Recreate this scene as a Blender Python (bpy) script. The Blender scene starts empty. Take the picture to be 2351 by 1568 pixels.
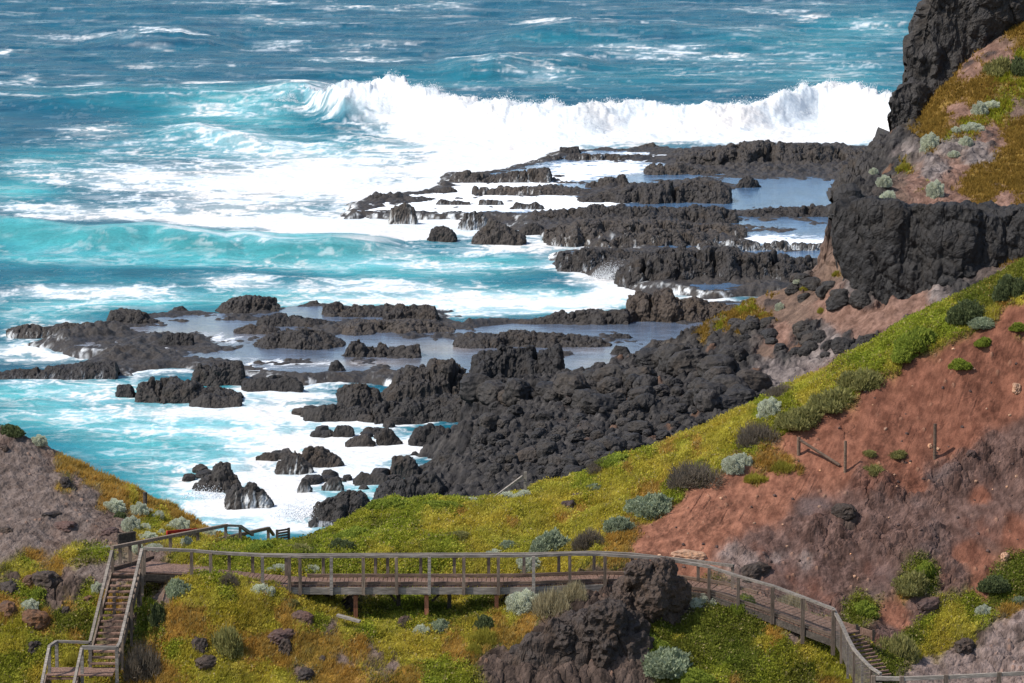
import bpy, math, random
import numpy as np
from mathutils import Vector

random.seed(7)
RNG = np.random.default_rng(11)
SC = bpy.context.scene
COL = SC.collection
R = math.radians

# ------------------------------------------------------------------ camera geometry
FPX, CX, CY, TH, HC = 9573.0, 1175.5, 784.0, math.radians(7.0), 45.0
CT, ST = math.cos(TH), math.sin(TH)

def ray(px, py):
    u = (px - CX) / FPX
    v = (CY - py) / FPX
    return u, CT + v * ST, -ST + v * CT

def W(px, py, y):
    """world point seen at (px, py) of the photograph at distance y"""
    dx, dy, dz = ray(px, py)
    t = y / dy
    return Vector((dx * t, y, HC + dz * t))

def S(px, py, z=0.0):
    """point of the horizontal level z seen at (px, py)"""
    dx, dy, dz = ray(px, py)
    t = (z - HC) / dz
    return Vector((dx * t, dy * t, z))

def proj(X, Y, Z):
    f = Y * CT - (Z - HC) * ST
    up = Y * ST + (Z - HC) * CT
    return CX + FPX * X / f, CY - FPX * up / f

cam = bpy.data.cameras.new('camera')
co = bpy.data.objects.new('camera', cam)
COL.objects.link(co)
co.location = (0, 0, HC)
co.rotation_euler = (R(90) - TH, 0, 0)
cam.sensor_width = 36
cam.lens = 36 * FPX / 2351.0
cam.clip_start = 1
cam.clip_end = 30000
SC.camera = co

# ------------------------------------------------------------------ numpy noise
_prm = np.random.default_rng(3).permutation(256).astype(np.int32)
PERM = np.concatenate([_prm, _prm, _prm])
_ang = np.random.default_rng(4).uniform(0, 2 * np.pi, 256)
G2 = np.stack([np.cos(_ang), np.sin(_ang)], 1).astype(np.float32)
_g = np.random.default_rng(5).normal(size=(256, 3))
G3 = (_g / np.linalg.norm(_g, axis=1, keepdims=True)).astype(np.float32)
R3 = np.random.default_rng(6).uniform(0, 1, (256, 3)).astype(np.float32)

def fade(t):
    return t * t * t * (t * (t * 6 - 15) + 10)

def p2(x, y, s=0):
    x = np.asarray(x, np.float32) + s * 17.13
    y = np.asarray(y, np.float32) + s * 9.71
    xi = np.floor(x); yi = np.floor(y)
    xf = x - xi; yf = y - yi
    xi = xi.astype(np.int32) & 255; yi = yi.astype(np.int32) & 255
    u = fade(xf); v = fade(yf)
    def g(ix, iy, fx, fy):
        h = PERM[PERM[(xi + ix) & 255] + ((yi + iy) & 255)]
        return G2[h, 0] * fx + G2[h, 1] * fy
    a = g(0, 0, xf, yf); b = g(1, 0, xf - 1, yf)
    c = g(0, 1, xf, yf - 1); d = g(1, 1, xf - 1, yf - 1)
    a = a + u * (b - a); c = c + u * (d - c)
    return (a + v * (c - a)) * 1.5

def fbm2(x, y, o=4, s=0, gain=.5, ridged=False):
    t = 0; amp = 1; tot = 0
    for i in range(o):
        n = p2(x * 2.03 ** i, y * 2.03 ** i, s + i * 3)
        if ridged: n = 1 - 2 * np.abs(n)
        t = t + amp * n; tot += amp; amp *= gain
    return t / tot

def p3(P, s=0):
    P = np.asarray(P, np.float32) + np.float32(s * 13.7)
    I = np.floor(P); Fr = P - I
    I = I.astype(np.int32) & 255
    U = fade(Fr)
    def g(i, j, k):
        h = PERM[PERM[PERM[(I[:, 0] + i) & 255] + ((I[:, 1] + j) & 255)] + ((I[:, 2] + k) & 255)]
        return G3[h, 0] * (Fr[:, 0] - i) + G3[h, 1] * (Fr[:, 1] - j) + G3[h, 2] * (Fr[:, 2] - k)
    x0 = g(0, 0, 0); x0 = x0 + U[:, 0] * (g(1, 0, 0) - x0)
    x1 = g(0, 1, 0); x1 = x1 + U[:, 0] * (g(1, 1, 0) - x1)
    x2 = g(0, 0, 1); x2 = x2 + U[:, 0] * (g(1, 0, 1) - x2)
    x3 = g(0, 1, 1); x3 = x3 + U[:, 0] * (g(1, 1, 1) - x3)
    x0 = x0 + U[:, 1] * (x1 - x0); x2 = x2 + U[:, 1] * (x3 - x2)
    return (x0 + U[:, 2] * (x2 - x0)) * 1.5

def fbm3(P, o=4, s=0, gain=.5):
    t = 0; amp = 1; tot = 0
    for i in range(o):
        t = t + amp * p3(P * np.float32(2.03 ** i), s + i * 2)
        tot += amp; amp *= gain
    return t / tot

def worley3(P, s=0):
    """distance to nearest and second nearest feature point"""
    P = np.asarray(P, np.float32) + np.float32(s * 5.3)
    I = np.floor(P).astype(np.int32); Fr = P - I
    d1 = np.full(len(P), 9., np.float32); d2 = d1.copy()
    for i in (-1, 0, 1):
        for j in (-1, 0, 1):
            for k in (-1, 0, 1):
                h = PERM[PERM[PERM[(I[:, 0] + i) & 255] + ((I[:, 1] + j) & 255)] + ((I[:, 2] + k) & 255)]
                q = R3[h]
                d = (q[:, 0] + i - Fr[:, 0]) ** 2 + (q[:, 1] + j - Fr[:, 1]) ** 2 + (q[:, 2] + k - Fr[:, 2]) ** 2
                m = d < d1
                d2 = np.where(m, d1, np.minimum(d2, d)); d1 = np.where(m, d, d1)
    return np.sqrt(d1), np.sqrt(d2)

def worley2(x, y, s=0):
    x = np.asarray(x, np.float32) + s * 5.3; y = np.asarray(y, np.float32) + s * 3.1
    xi = np.floor(x).astype(np.int32); yi = np.floor(y).astype(np.int32)
    fx = x - xi; fy = y - yi
    d1 = np.full(x.shape, 9., np.float32); d2 = d1.copy(); idn = np.zeros(x.shape, np.int32)
    for i in (-1, 0, 1):
        for j in (-1, 0, 1):
            h = PERM[PERM[(xi + i) & 255] + ((yi + j) & 255)]
            d = (R3[h, 0] + i - fx) ** 2 + (R3[h, 1] + j - fy) ** 2
            m = d < d1
            d2 = np.where(m, d1, np.minimum(d2, d)); d1 = np.where(m, d, d1); idn = np.where(m, h, idn)
    return np.sqrt(d1), np.sqrt(d2), idn

def sstep(a, b, x):
    t = np.clip((x - a) / (b - a), 0, 1)
    return t * t * (3 - 2 * t)

# ------------------------------------------------------------------ meshes
def raw_mesh(name, V, Fc, cols=None, fl=None, smooth=True):
    """V (n,3); Fc (m,3|4) int; cols: dict name -> (n,3); fl: dict name -> (n,)"""
    V = np.ascontiguousarray(V, np.float32); Fc = np.ascontiguousarray(Fc, np.int32)
    me = bpy.data.meshes.new(name)
    me.vertices.add(len(V)); me.vertices.foreach_set('co', V.ravel())
    k = Fc.shape[1]
    me.loops.add(Fc.size); me.loops.foreach_set('vertex_index', Fc.ravel())
    me.polygons.add(len(Fc))
    me.polygons.foreach_set('loop_start', np.arange(0, Fc.size, k, dtype=np.int32))
    me.polygons.foreach_set('loop_total', np.full(len(Fc), k, np.int32))
    me.polygons.foreach_set('use_smooth', np.full(len(Fc), smooth, bool))
    me.update(calc_edges=True)
    for n, c in (cols or {}).items():
        a = me.color_attributes.new(n, 'FLOAT_COLOR', 'POINT')
        a.data.foreach_set('color', np.concatenate([c, np.ones((len(c), 1))], 1).astype(np.float32).ravel())
    for n, c in (fl or {}).items():
        a = me.attributes.new(n, 'FLOAT', 'POINT')
        a.data.foreach_set('value', np.ascontiguousarray(c, np.float32).ravel())
    return me

def grid_faces(n, m, keep=None, flip=False):
    i = np.arange(n - 1)[:, None] * m + np.arange(m - 1)[None, :]
    q = np.stack([i, i + m, i + m + 1, i + 1], -1)
    if flip: q = q[..., ::-1]
    q = q.reshape(-1, 4)
    if keep is not None:
        q = q[keep.ravel()[q].any(1)]
    return q

def compact(V, Fc, *arrs):
    u, inv = np.unique(Fc, return_inverse=True)
    return (V[u], inv.reshape(Fc.shape)) + tuple(a[u] for a in arrs)

def link(name, me, mat=None, parent=None):
    o = bpy.data.objects.new(name, me)
    COL.objects.link(o)
    if mat is not None: me.materials.append(mat)
    if parent is not None: o.parent = parent
    return o

def tag(o, label=None, cat=None, group=None, kind=None):
    if label: o['label'] = label
    if cat: o['category'] = cat
    if group: o['group'] = group
    if kind: o['kind'] = kind
    return o

def thing(name, label, cat, loc=(0, 0, 0), group=None):
    o = bpy.data.objects.new(name, None)
    COL.objects.link(o)
    o.location = loc
    return tag(o, label, cat, group)

class MB:
    """collects beams and boxes into one mesh"""
    def __init__(self): self.V = []; self.F = []
    def hexa(self, pts):
        b = len(self.V); self.V += [tuple(p) for p in pts]
        for f in ((0, 3, 2, 1), (4, 5, 6, 7), (0, 1, 5, 4), (1, 2, 6, 5), (2, 3, 7, 6), (3, 0, 4, 7)):
            self.F.append(tuple(b + i for i in f))
    def beam(self, a, b, w, h, up=(0, 0, 1), roll=0.0):
        a = Vector(a); b = Vector(b); d = (b - a)
        d.normalize(); up = Vector(up)
        if abs(d.dot(up)) > .97: up = Vector((0, 1, 0))
        s = d.cross(up).normalized(); n = s.cross(d).normalized()
        if roll:
            s, n = s * math.cos(roll) + n * math.sin(roll), n * math.cos(roll) - s * math.sin(roll)
        s = s * (w / 2); n = n * (h / 2)
        self.hexa([a - s - n, a + s - n, a + s + n, a - s + n, b - s - n, b + s - n, b + s + n, b - s + n])
    def box(self, c, sx, sy, sz):
        c = Vector(c); x, y, z = sx / 2, sy / 2, sz / 2
        self.hexa([c + Vector(v) for v in ((-x, -y, -z), (x, -y, -z), (x, y, -z), (-x, y, -z), (-x, -y, z), (x, -y, z), (x, y, z), (-x, y, z))])
    def tube(self, a, b, r0, r1, n=8):
        a = Vector(a); b = Vector(b); d = (b - a).normalized()
        s = d.cross(Vector((0.1, 1, .03))).normalized(); t = d.cross(s)
        k = len(self.V)
        for p, r in ((a, r0), (b, r1)):
            for i in range(n):
                q = 2 * math.pi * i / n
                self.V.append(tuple(p + s * (r * math.cos(q)) + t * (r * math.sin(q))))
        for i in range(n):
            j = (i + 1) % n
            self.F.append((k + i, k + j, k + n + j, k + n + i))
        self.F.append(tuple(k + i for i in range(n))[::-1]); self.F.append(tuple(k + n + i for i in range(n)))
    def build(self, name, mat, parent=None):
        me = bpy.data.meshes.new(name)
        off = Vector(parent.location) if parent is not None else Vector((0, 0, 0))
        me.from_pydata([tuple(Vector(v) - off) for v in self.V], [], self.F)
        me.update()
        return link(name, me, mat, parent)

# ------------------------------------------------------------------ materials
def new_mat(name):
    m = bpy.data.materials.new(name); m.use_nodes = True
    nt = m.node_tree
    return m, nt, nt.nodes, nt.links, nt.nodes['Principled BSDF']

def noise_node(N, L, vec, scale, detail=4, rough=.6):
    n = N.new('ShaderNodeTexNoise'); n.inputs['Scale'].default_value = scale
    n.inputs['Detail'].default_value = detail; n.inputs['Roughness'].default_value = rough
    if vec is not None: L.new(vec, n.inputs['Vector'])
    return n

def ramp_node(N, L, fac, stops):
    r = N.new('ShaderNodeValToRGB')
    e = r.color_ramp.elements
    while len(e) < len(stops): e.new(.5)
    for k, (p, c) in zip(e, stops):
        k.position = p; k.color = (*c, 1)
    L.new(fac, r.inputs['Fac'])
    return r

def mix_col(N, L, fac, a, b, mode='MIX'):
    m = N.new('ShaderNodeMix'); m.data_type = 'RGBA'; m.blend_type = mode
    for k, v in ((0, fac), (6, a), (7, b)):
        if hasattr(v, 'is_linked') or hasattr(v, 'node'): L.new(v, m.inputs[k])
        elif k == 0: m.inputs[k].default_value = v
        else: m.inputs[k].default_value = (*v, 1)
    return m.outputs[2]

def bump_node(N, L, h, strength, dist, prev=None):
    b = N.new('ShaderNodeBump'); b.inputs['Strength'].default_value = strength
    b.inputs['Distance'].default_value = dist
    L.new(h, b.inputs['Height'])
    if prev is not None: L.new(prev, b.inputs['Normal'])
    return b.outputs['Normal']

def attr_node(N, name):
    a = N.new('ShaderNodeAttribute'); a.attribute_name = name
    return a

def mat_attr(name, rough=.9, spec=.2, vs=(3, 14), var=.35, bs=8, bd=.05, bstr=.6, transl=0):
    m, nt, N, L, P = new_mat(name)
    g = N.new('ShaderNodeNewGeometry').outputs['Position']
    a = attr_node(N, 'Col')
    n1 = noise_node(N, L, g, vs[0]); n2 = noise_node(N, L, g, vs[1], 5, .7)
    lo, hi = 1 - var, 1 + var
    r1 = ramp_node(N, L, n1.outputs['Fac'], [(.3, (lo,) * 3), (.7, (hi,) * 3)])
    r2 = ramp_node(N, L, n2.outputs['Fac'], [(.3, (lo,) * 3), (.7, (hi,) * 3)])
    c = mix_col(N, L, 1., a.outputs['Color'], r1.outputs['Color'], 'MULTIPLY')
    c = mix_col(N, L, 1., c, r2.outputs['Color'], 'MULTIPLY')
    L.new(c, P.inputs['Base Color'])
    P.inputs['Roughness'].default_value = rough
    P.inputs['Specular IOR Level'].default_value = spec
    if transl:
        td = N.new('ShaderNodeBsdfTranslucent'); L.new(c, td.inputs['Color'])
        mx = N.new('ShaderNodeMixShader'); mx.inputs[0].default_value = transl
        L.new(P.outputs[0], mx.inputs[1]); L.new(td.outputs[0], mx.inputs[2])
        L.new(mx.outputs[0], N['Material Output'].inputs['Surface'])
    if bstr:
        nb = noise_node(N, L, g, bs, 6, .65)
        L.new(bump_node(N, L, nb.outputs['Fac'], bstr, bd), P.inputs['Normal'])
    return m

def mat_basalt(name, dark=(.012, .011, .011), light=(.082, .070, .060), scale=1.0, vary=True):
    m, nt, N, L, P = new_mat(name)
    g = N.new('ShaderNodeNewGeometry').outputs['Position']
    n1 = noise_node(N, L, g, .55 * scale, 6, .65)
    n2 = noise_node(N, L, g, 4.2 * scale, 6, .75)
    r1 = ramp_node(N, L, n2.outputs['Fac'], [(.28, dark), (.6, tuple((a + b) * .42 for a, b in zip(dark, light))), (.78, light)])
    r2 = ramp_node(N, L, n1.outputs['Fac'], [(.35, (.7, .7, .74)), (.55, (1, 1, 1)), (.75, (1.35, 1.2, 1.02))])
    c = mix_col(N, L, 1., r1.outputs['Color'], r2.outputs['Color'], 'MULTIPLY')
    a = attr_node(N, 'foam')
    c = mix_col(N, L, a.outputs['Fac'], c, (.86, .9, .92))
    oi = N.new('ShaderNodeObjectInfo')
    ro = ramp_node(N, L, oi.outputs['Random'], [(0, (.72, .72, .74)), (.5, (1, .98, .95)), (.9, (1.35, 1.28, 1.2)), (.97, (1.4, 1.2, 1.0))])
    c = mix_col(N, L, 1., c, ro.outputs['Color'], 'MULTIPLY') if vary else c
    L.new(c, P.inputs['Base Color'])
    rr = ramp_node(N, L, n1.outputs['Fac'], [(.35, (.55,) * 3), (.65, (.9,) * 3)])
    L.new(rr.outputs['Color'], P.inputs['Roughness'])
    P.inputs['Specular IOR Level'].default_value = .35
    v = N.new('ShaderNodeTexVoronoi'); v.inputs['Scale'].default_value = 2.6 * scale; L.new(g, v.inputs['Vector'])
    b1 = bump_node(N, L, v.outputs['Distance'], .5, .14 / scale)
    b2 = bump_node(N, L, n2.outputs['Fac'], .8, .12 / scale, b1)
    L.new(b2, P.inputs['Normal'])
    return m

def mat_wood(name, c1, c2, c3, sc=(14, 14, 14)):
    m, nt, N, L, P = new_mat(name)
    g = N.new('ShaderNodeNewGeometry').outputs['Position']
    mp = N.new('ShaderNodeMapping'); mp.inputs['Scale'].default_value = sc; L.new(g, mp.inputs['Vector'])
    n1 = noise_node(N, L, mp.outputs['Vector'], 1., 5, .7)
    n2 = noise_node(N, L, g, .9, 3, .6)
    r = ramp_node(N, L, n1.outputs['Fac'], [(.3, c1), (.52, c2), (.72, c3)])
    r2 = ramp_node(N, L, n2.outputs['Fac'], [(.3, (.72, .7, .68)), (.7, (1.2, 1.18, 1.15))])
    oi = N.new('ShaderNodeObjectInfo')
    ro = ramp_node(N, L, oi.outputs['Random'], [(0, (.74, .72, .70)), (.6, (1, 1, 1)), (1, (1.22, 1.2, 1.16))])
    L.new(mix_col(N, L, 1., mix_col(N, L, 1., r.outputs['Color'], r2.outputs['Color'], 'MULTIPLY'), ro.outputs['Color'], 'MULTIPLY'), P.inputs['Base Color'])
    P.inputs['Roughness'].default_value = .85; P.inputs['Specular IOR Level'].default_value = .2
    L.new(bump_node(N, L, n1.outputs['Fac'], .5, .02), P.inputs['Normal'])
    return m

M = {}
M['basalt'] = mat_basalt('basalt')
M['cliff'] = mat_basalt('cliff_basalt', (.013, .012, .0115), (.075, .066, .060), 1.15)
M['outcrop'] = mat_basalt('outcrop_basalt', (.018, .0135, .0115), (.115, .080, .060), 2.6)
M['rust_rock'] = mat_basalt('lichened_rock', (.03, .024, .02), (.3, .13, .045), 2.2)
M['shelf'] = mat_basalt('shelf_basalt', (.018, .016, .015), (.118, .098, .082), .8)
M['pale_rock'] = mat_basalt('pale_rock', (.4, .2, .11), (.75, .52, .36), 3.0)
M['brown_rock'] = mat_basalt('brown_rock', (.05, .028, .022), (.17, .1, .085), 2.6)
M['hill'] = mat_attr('hill_soil', .95, .1, (1.9, 21), .2, 13, .04, .7)
M['head'] = mat_attr('headland_soil', .95, .12, (.7, 4), .28, 3.2, .12, .9)
M['leaf'] = mat_attr('leaf', .9, .04, (.9, 4), .2, 8, .05, 0, .45)
M['rail'] = mat_wood('weathered_timber', (.12, .105, .092), (.25, .222, .195), (.41, .37, .325), (3, 22, 22))
M['post'] = mat_wood('brown_timber', (.085, .066, .052), (.18, .138, .108), (.30, .24, .195), (22, 22, 3))
M['deck'] = mat_wood('deck_timber', (.10, .062, .048), (.21, .13, .098), (.33, .215, .165), (24, 4, 8))
M['kerb'] = mat_wood('kerb_timber', (.06, .043, .033), (.14, .095, .07), (.22, .155, .11), (3, 22, 22))
M['red_post'] = mat_wood('red_timber', (.15, .06, .035), (.30, .125, .07), (.40, .19, .11), (22, 22, 3))
M['dark_wood'] = mat_wood('dark_timber', (.03, .026, .022), (.075, .063, .053), (.13, .11, .095), (14, 14, 14))
M['wire'] = mat_wood('galvanised_wire', (.1, .085, .075), (.17, .15, .135), (.25, .22, .2), (9, 9, 9))
M['red_board'] = mat_wood('red_board', (.25, .015, .01), (.36, .03, .02), (.45, .06, .04), (5, 5, 5))
# ------------------------------------------------------------------ sea
def gauss_field(px, py, blobs, base):
    f = np.full(px.shape, base, np.float32)
    for cx, cy, rx, ry, a in blobs:
        i0 = np.searchsorted(-PYROW, -(cy + 2.6 * ry)); i1 = np.searchsorted(-PYROW, -(cy - 2.6 * ry))
        if i1 <= i0: continue
        e = ((px[:, i0:i1] - cx) / rx) ** 2 + ((py[:, i0:i1] - cy) / ry) ** 2
        f[:, i0:i1] += a * np.exp(-e * 1.2)
    return f

def y_of(py, z=0.0):
    v = (CY - py) / FPX
    return (HC - z) * (CT + v * ST) / (ST - v * CT)

PYROW = np.arange(1330.0, -60.0, -1.45)
_yr = y_of(PYROW)
_far = np.geomspace(_yr[-1] * 1.03, 9000, 26)
YR = np.concatenate([_yr, _far])
PYROW = np.concatenate([PYROW, CY + FPX * np.tan(np.arctan2(HC, _far) - TH)])
AZ = np.linspace(-.150, .150, 1120)
A, Y = np.meshgrid(AZ.astype(np.float64), YR, indexing='ij')
X = A * Y
PX, PY = proj(X, Y, 0 * X)

def ridge(crest, wf, wb, seed=0, rough=.25):
    """breaking crest: list of (px, crest py, height); returns height, face weight"""
    c = np.array(crest, float)
    v = (CY - c[:, 1]) / FPX
    yc = (HC - c[:, 2]) * (CT + v * ST) / (ST - v * CT)
    ac = (c[:, 0] - CX) / FPX / (CT + v * ST)
    yl = np.interp(AZ, ac, yc); hl = np.interp(AZ, ac, c[:, 2], left=0, right=0)
    xl = AZ * yl
    yl = yl + 1.5 * p2(xl / 9, xl * 0 + seed, seed)
    hl = hl * (1 + rough * fbm2(xl / 5.0, xl * 0 + seed + .5, 4, seed))
    d = Y - yl[:, None]
    s = np.where(d < 0, np.exp(-(d / wf) ** 2), np.exp(-(d / wb) ** 2))
    return hl[:, None] * s, d, hl

BR_A = [(540, 262, 0), (620, 236, .8), (700, 222, 1.3), (752, 228, 2.6), (790, 215, 4.0), (850, 204, 4.5), (915, 200, 4.7),
        (950, 222, 4.3), (1050, 243, 3.6), (1130, 254, 3.3), (1250, 262, 3.0), (1340, 262, 3.0), (1450, 258, 2.7),
        (1560, 262, 2.6), (1700, 262, 2.7), (1760, 250, 3.0), (1800, 238, 3.5), (1880, 212, 4.3), (1950, 216, 4.3),
        (2030, 242, 3.8), (2100, 262, 3), (2300, 265, 2)]
BR_B = [(-200, 205, 1.6), (0, 208, 1.8), (120, 214, 1.9), (240, 204, 2.3), (420, 204, 2.3), (560, 202, 2.3), (660, 196, 2.4), (740, 204, 1.6), (800, 225, 0)]
BR_C = [(-200, 480, 1.4), (0, 502, 1.8), (100, 512, 1.7), (200, 525, 1.6), (280, 522, 1.8), (340, 518, 1.8), (430, 530, 1.6), (520, 546, 1.3),
        (560, 540, 1.4), (640, 550, 1.3), (760, 547, 1.4), (860, 555, .8), (930, 565, 0)]
BR_D = [(330, 318, 0), (400, 305, .7), (450, 288, 1.5), (500, 300, 1.3), (560, 312, 1.0), (640, 330, .5), (700, 340, 0)]
BR_E = [(170, 95, 0), (260, 82, 1.6), (340, 75, 2.2), (400, 74, 2.2), (480, 88, 1.4), (560, 95, 0)]
BR_F = [(1020, 95, 0), (1150, 78, 1.8), (1250, 58, 2.6), (1340, 50, 2.8), (1450, 55, 2.4), (1560, 60, 2.0), (1700, 75, 1.4), (1850, 85, 0)]
BR_G = [(1000, 152, 0), (1060, 145, 1.3), (1130, 136, 2.0), (1220, 132, 1.6), (1330, 135, 1.2), (1400, 140, 0)]
hA, dA, lA = ridge(BR_A, 9, 26, 1, .10)
hA = hA * (1 + np.clip(lA - 1.6, 0, 1)[:, None] * (.42 * fbm2(X / 5.5, Y / 5.5, 5, 43, .6) + .14 * fbm2(X / 1.2, Y / 1.2, 3, 44)))
hB, dB, lB = ridge(BR_B, 15, 40, 2, .12)
hC, dC, lC = ridge(BR_C, 7.0, 14, 3, .12)
hD, dD, lD = ridge(BR_D, 8, 18, 4, .3)
hE, dE, lE = ridge(BR_E, 30, 60, 5, .3)
hF, dF, lF = ridge(BR_F, 35, 60, 6, .2)
hG, dG, lG = ridge(BR_G, 22, 40, 7, .3)

dist = np.clip((Y - 300) / 500, 0, 1.4)
wx = X + 5 * p2(X / 26, Y / 20, 21); wy = Y + 5 * p2(X / 24, Y / 22, 22)
swell = .9 * fbm2(wx / 62 + .2 * wy / 40, wy / 34, 3, 31) * (.35 + dist) * (Y < 3000)
chop = (.30 * fbm2(wx / 9, wy / 5.5, 4, 35, .55)) * (.7 + .7 * dist)
Z = hA + hB + hC + hD + hE + hF + hG + swell + chop
# churned white water lumps
churn = fbm2(X / 4.5, Y / 4.5, 4, 41, .6)
apron = np.exp(-np.clip(-dA, 0, 999) / 34) * (dA < 6) * np.clip(lA, 0, 2.2)[:, None] / 2.2
Z += apron * (1.15 + 1.5 * churn) * .9
Z += .22 * churn * ((PY > 850) & (PX > 350))

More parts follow.
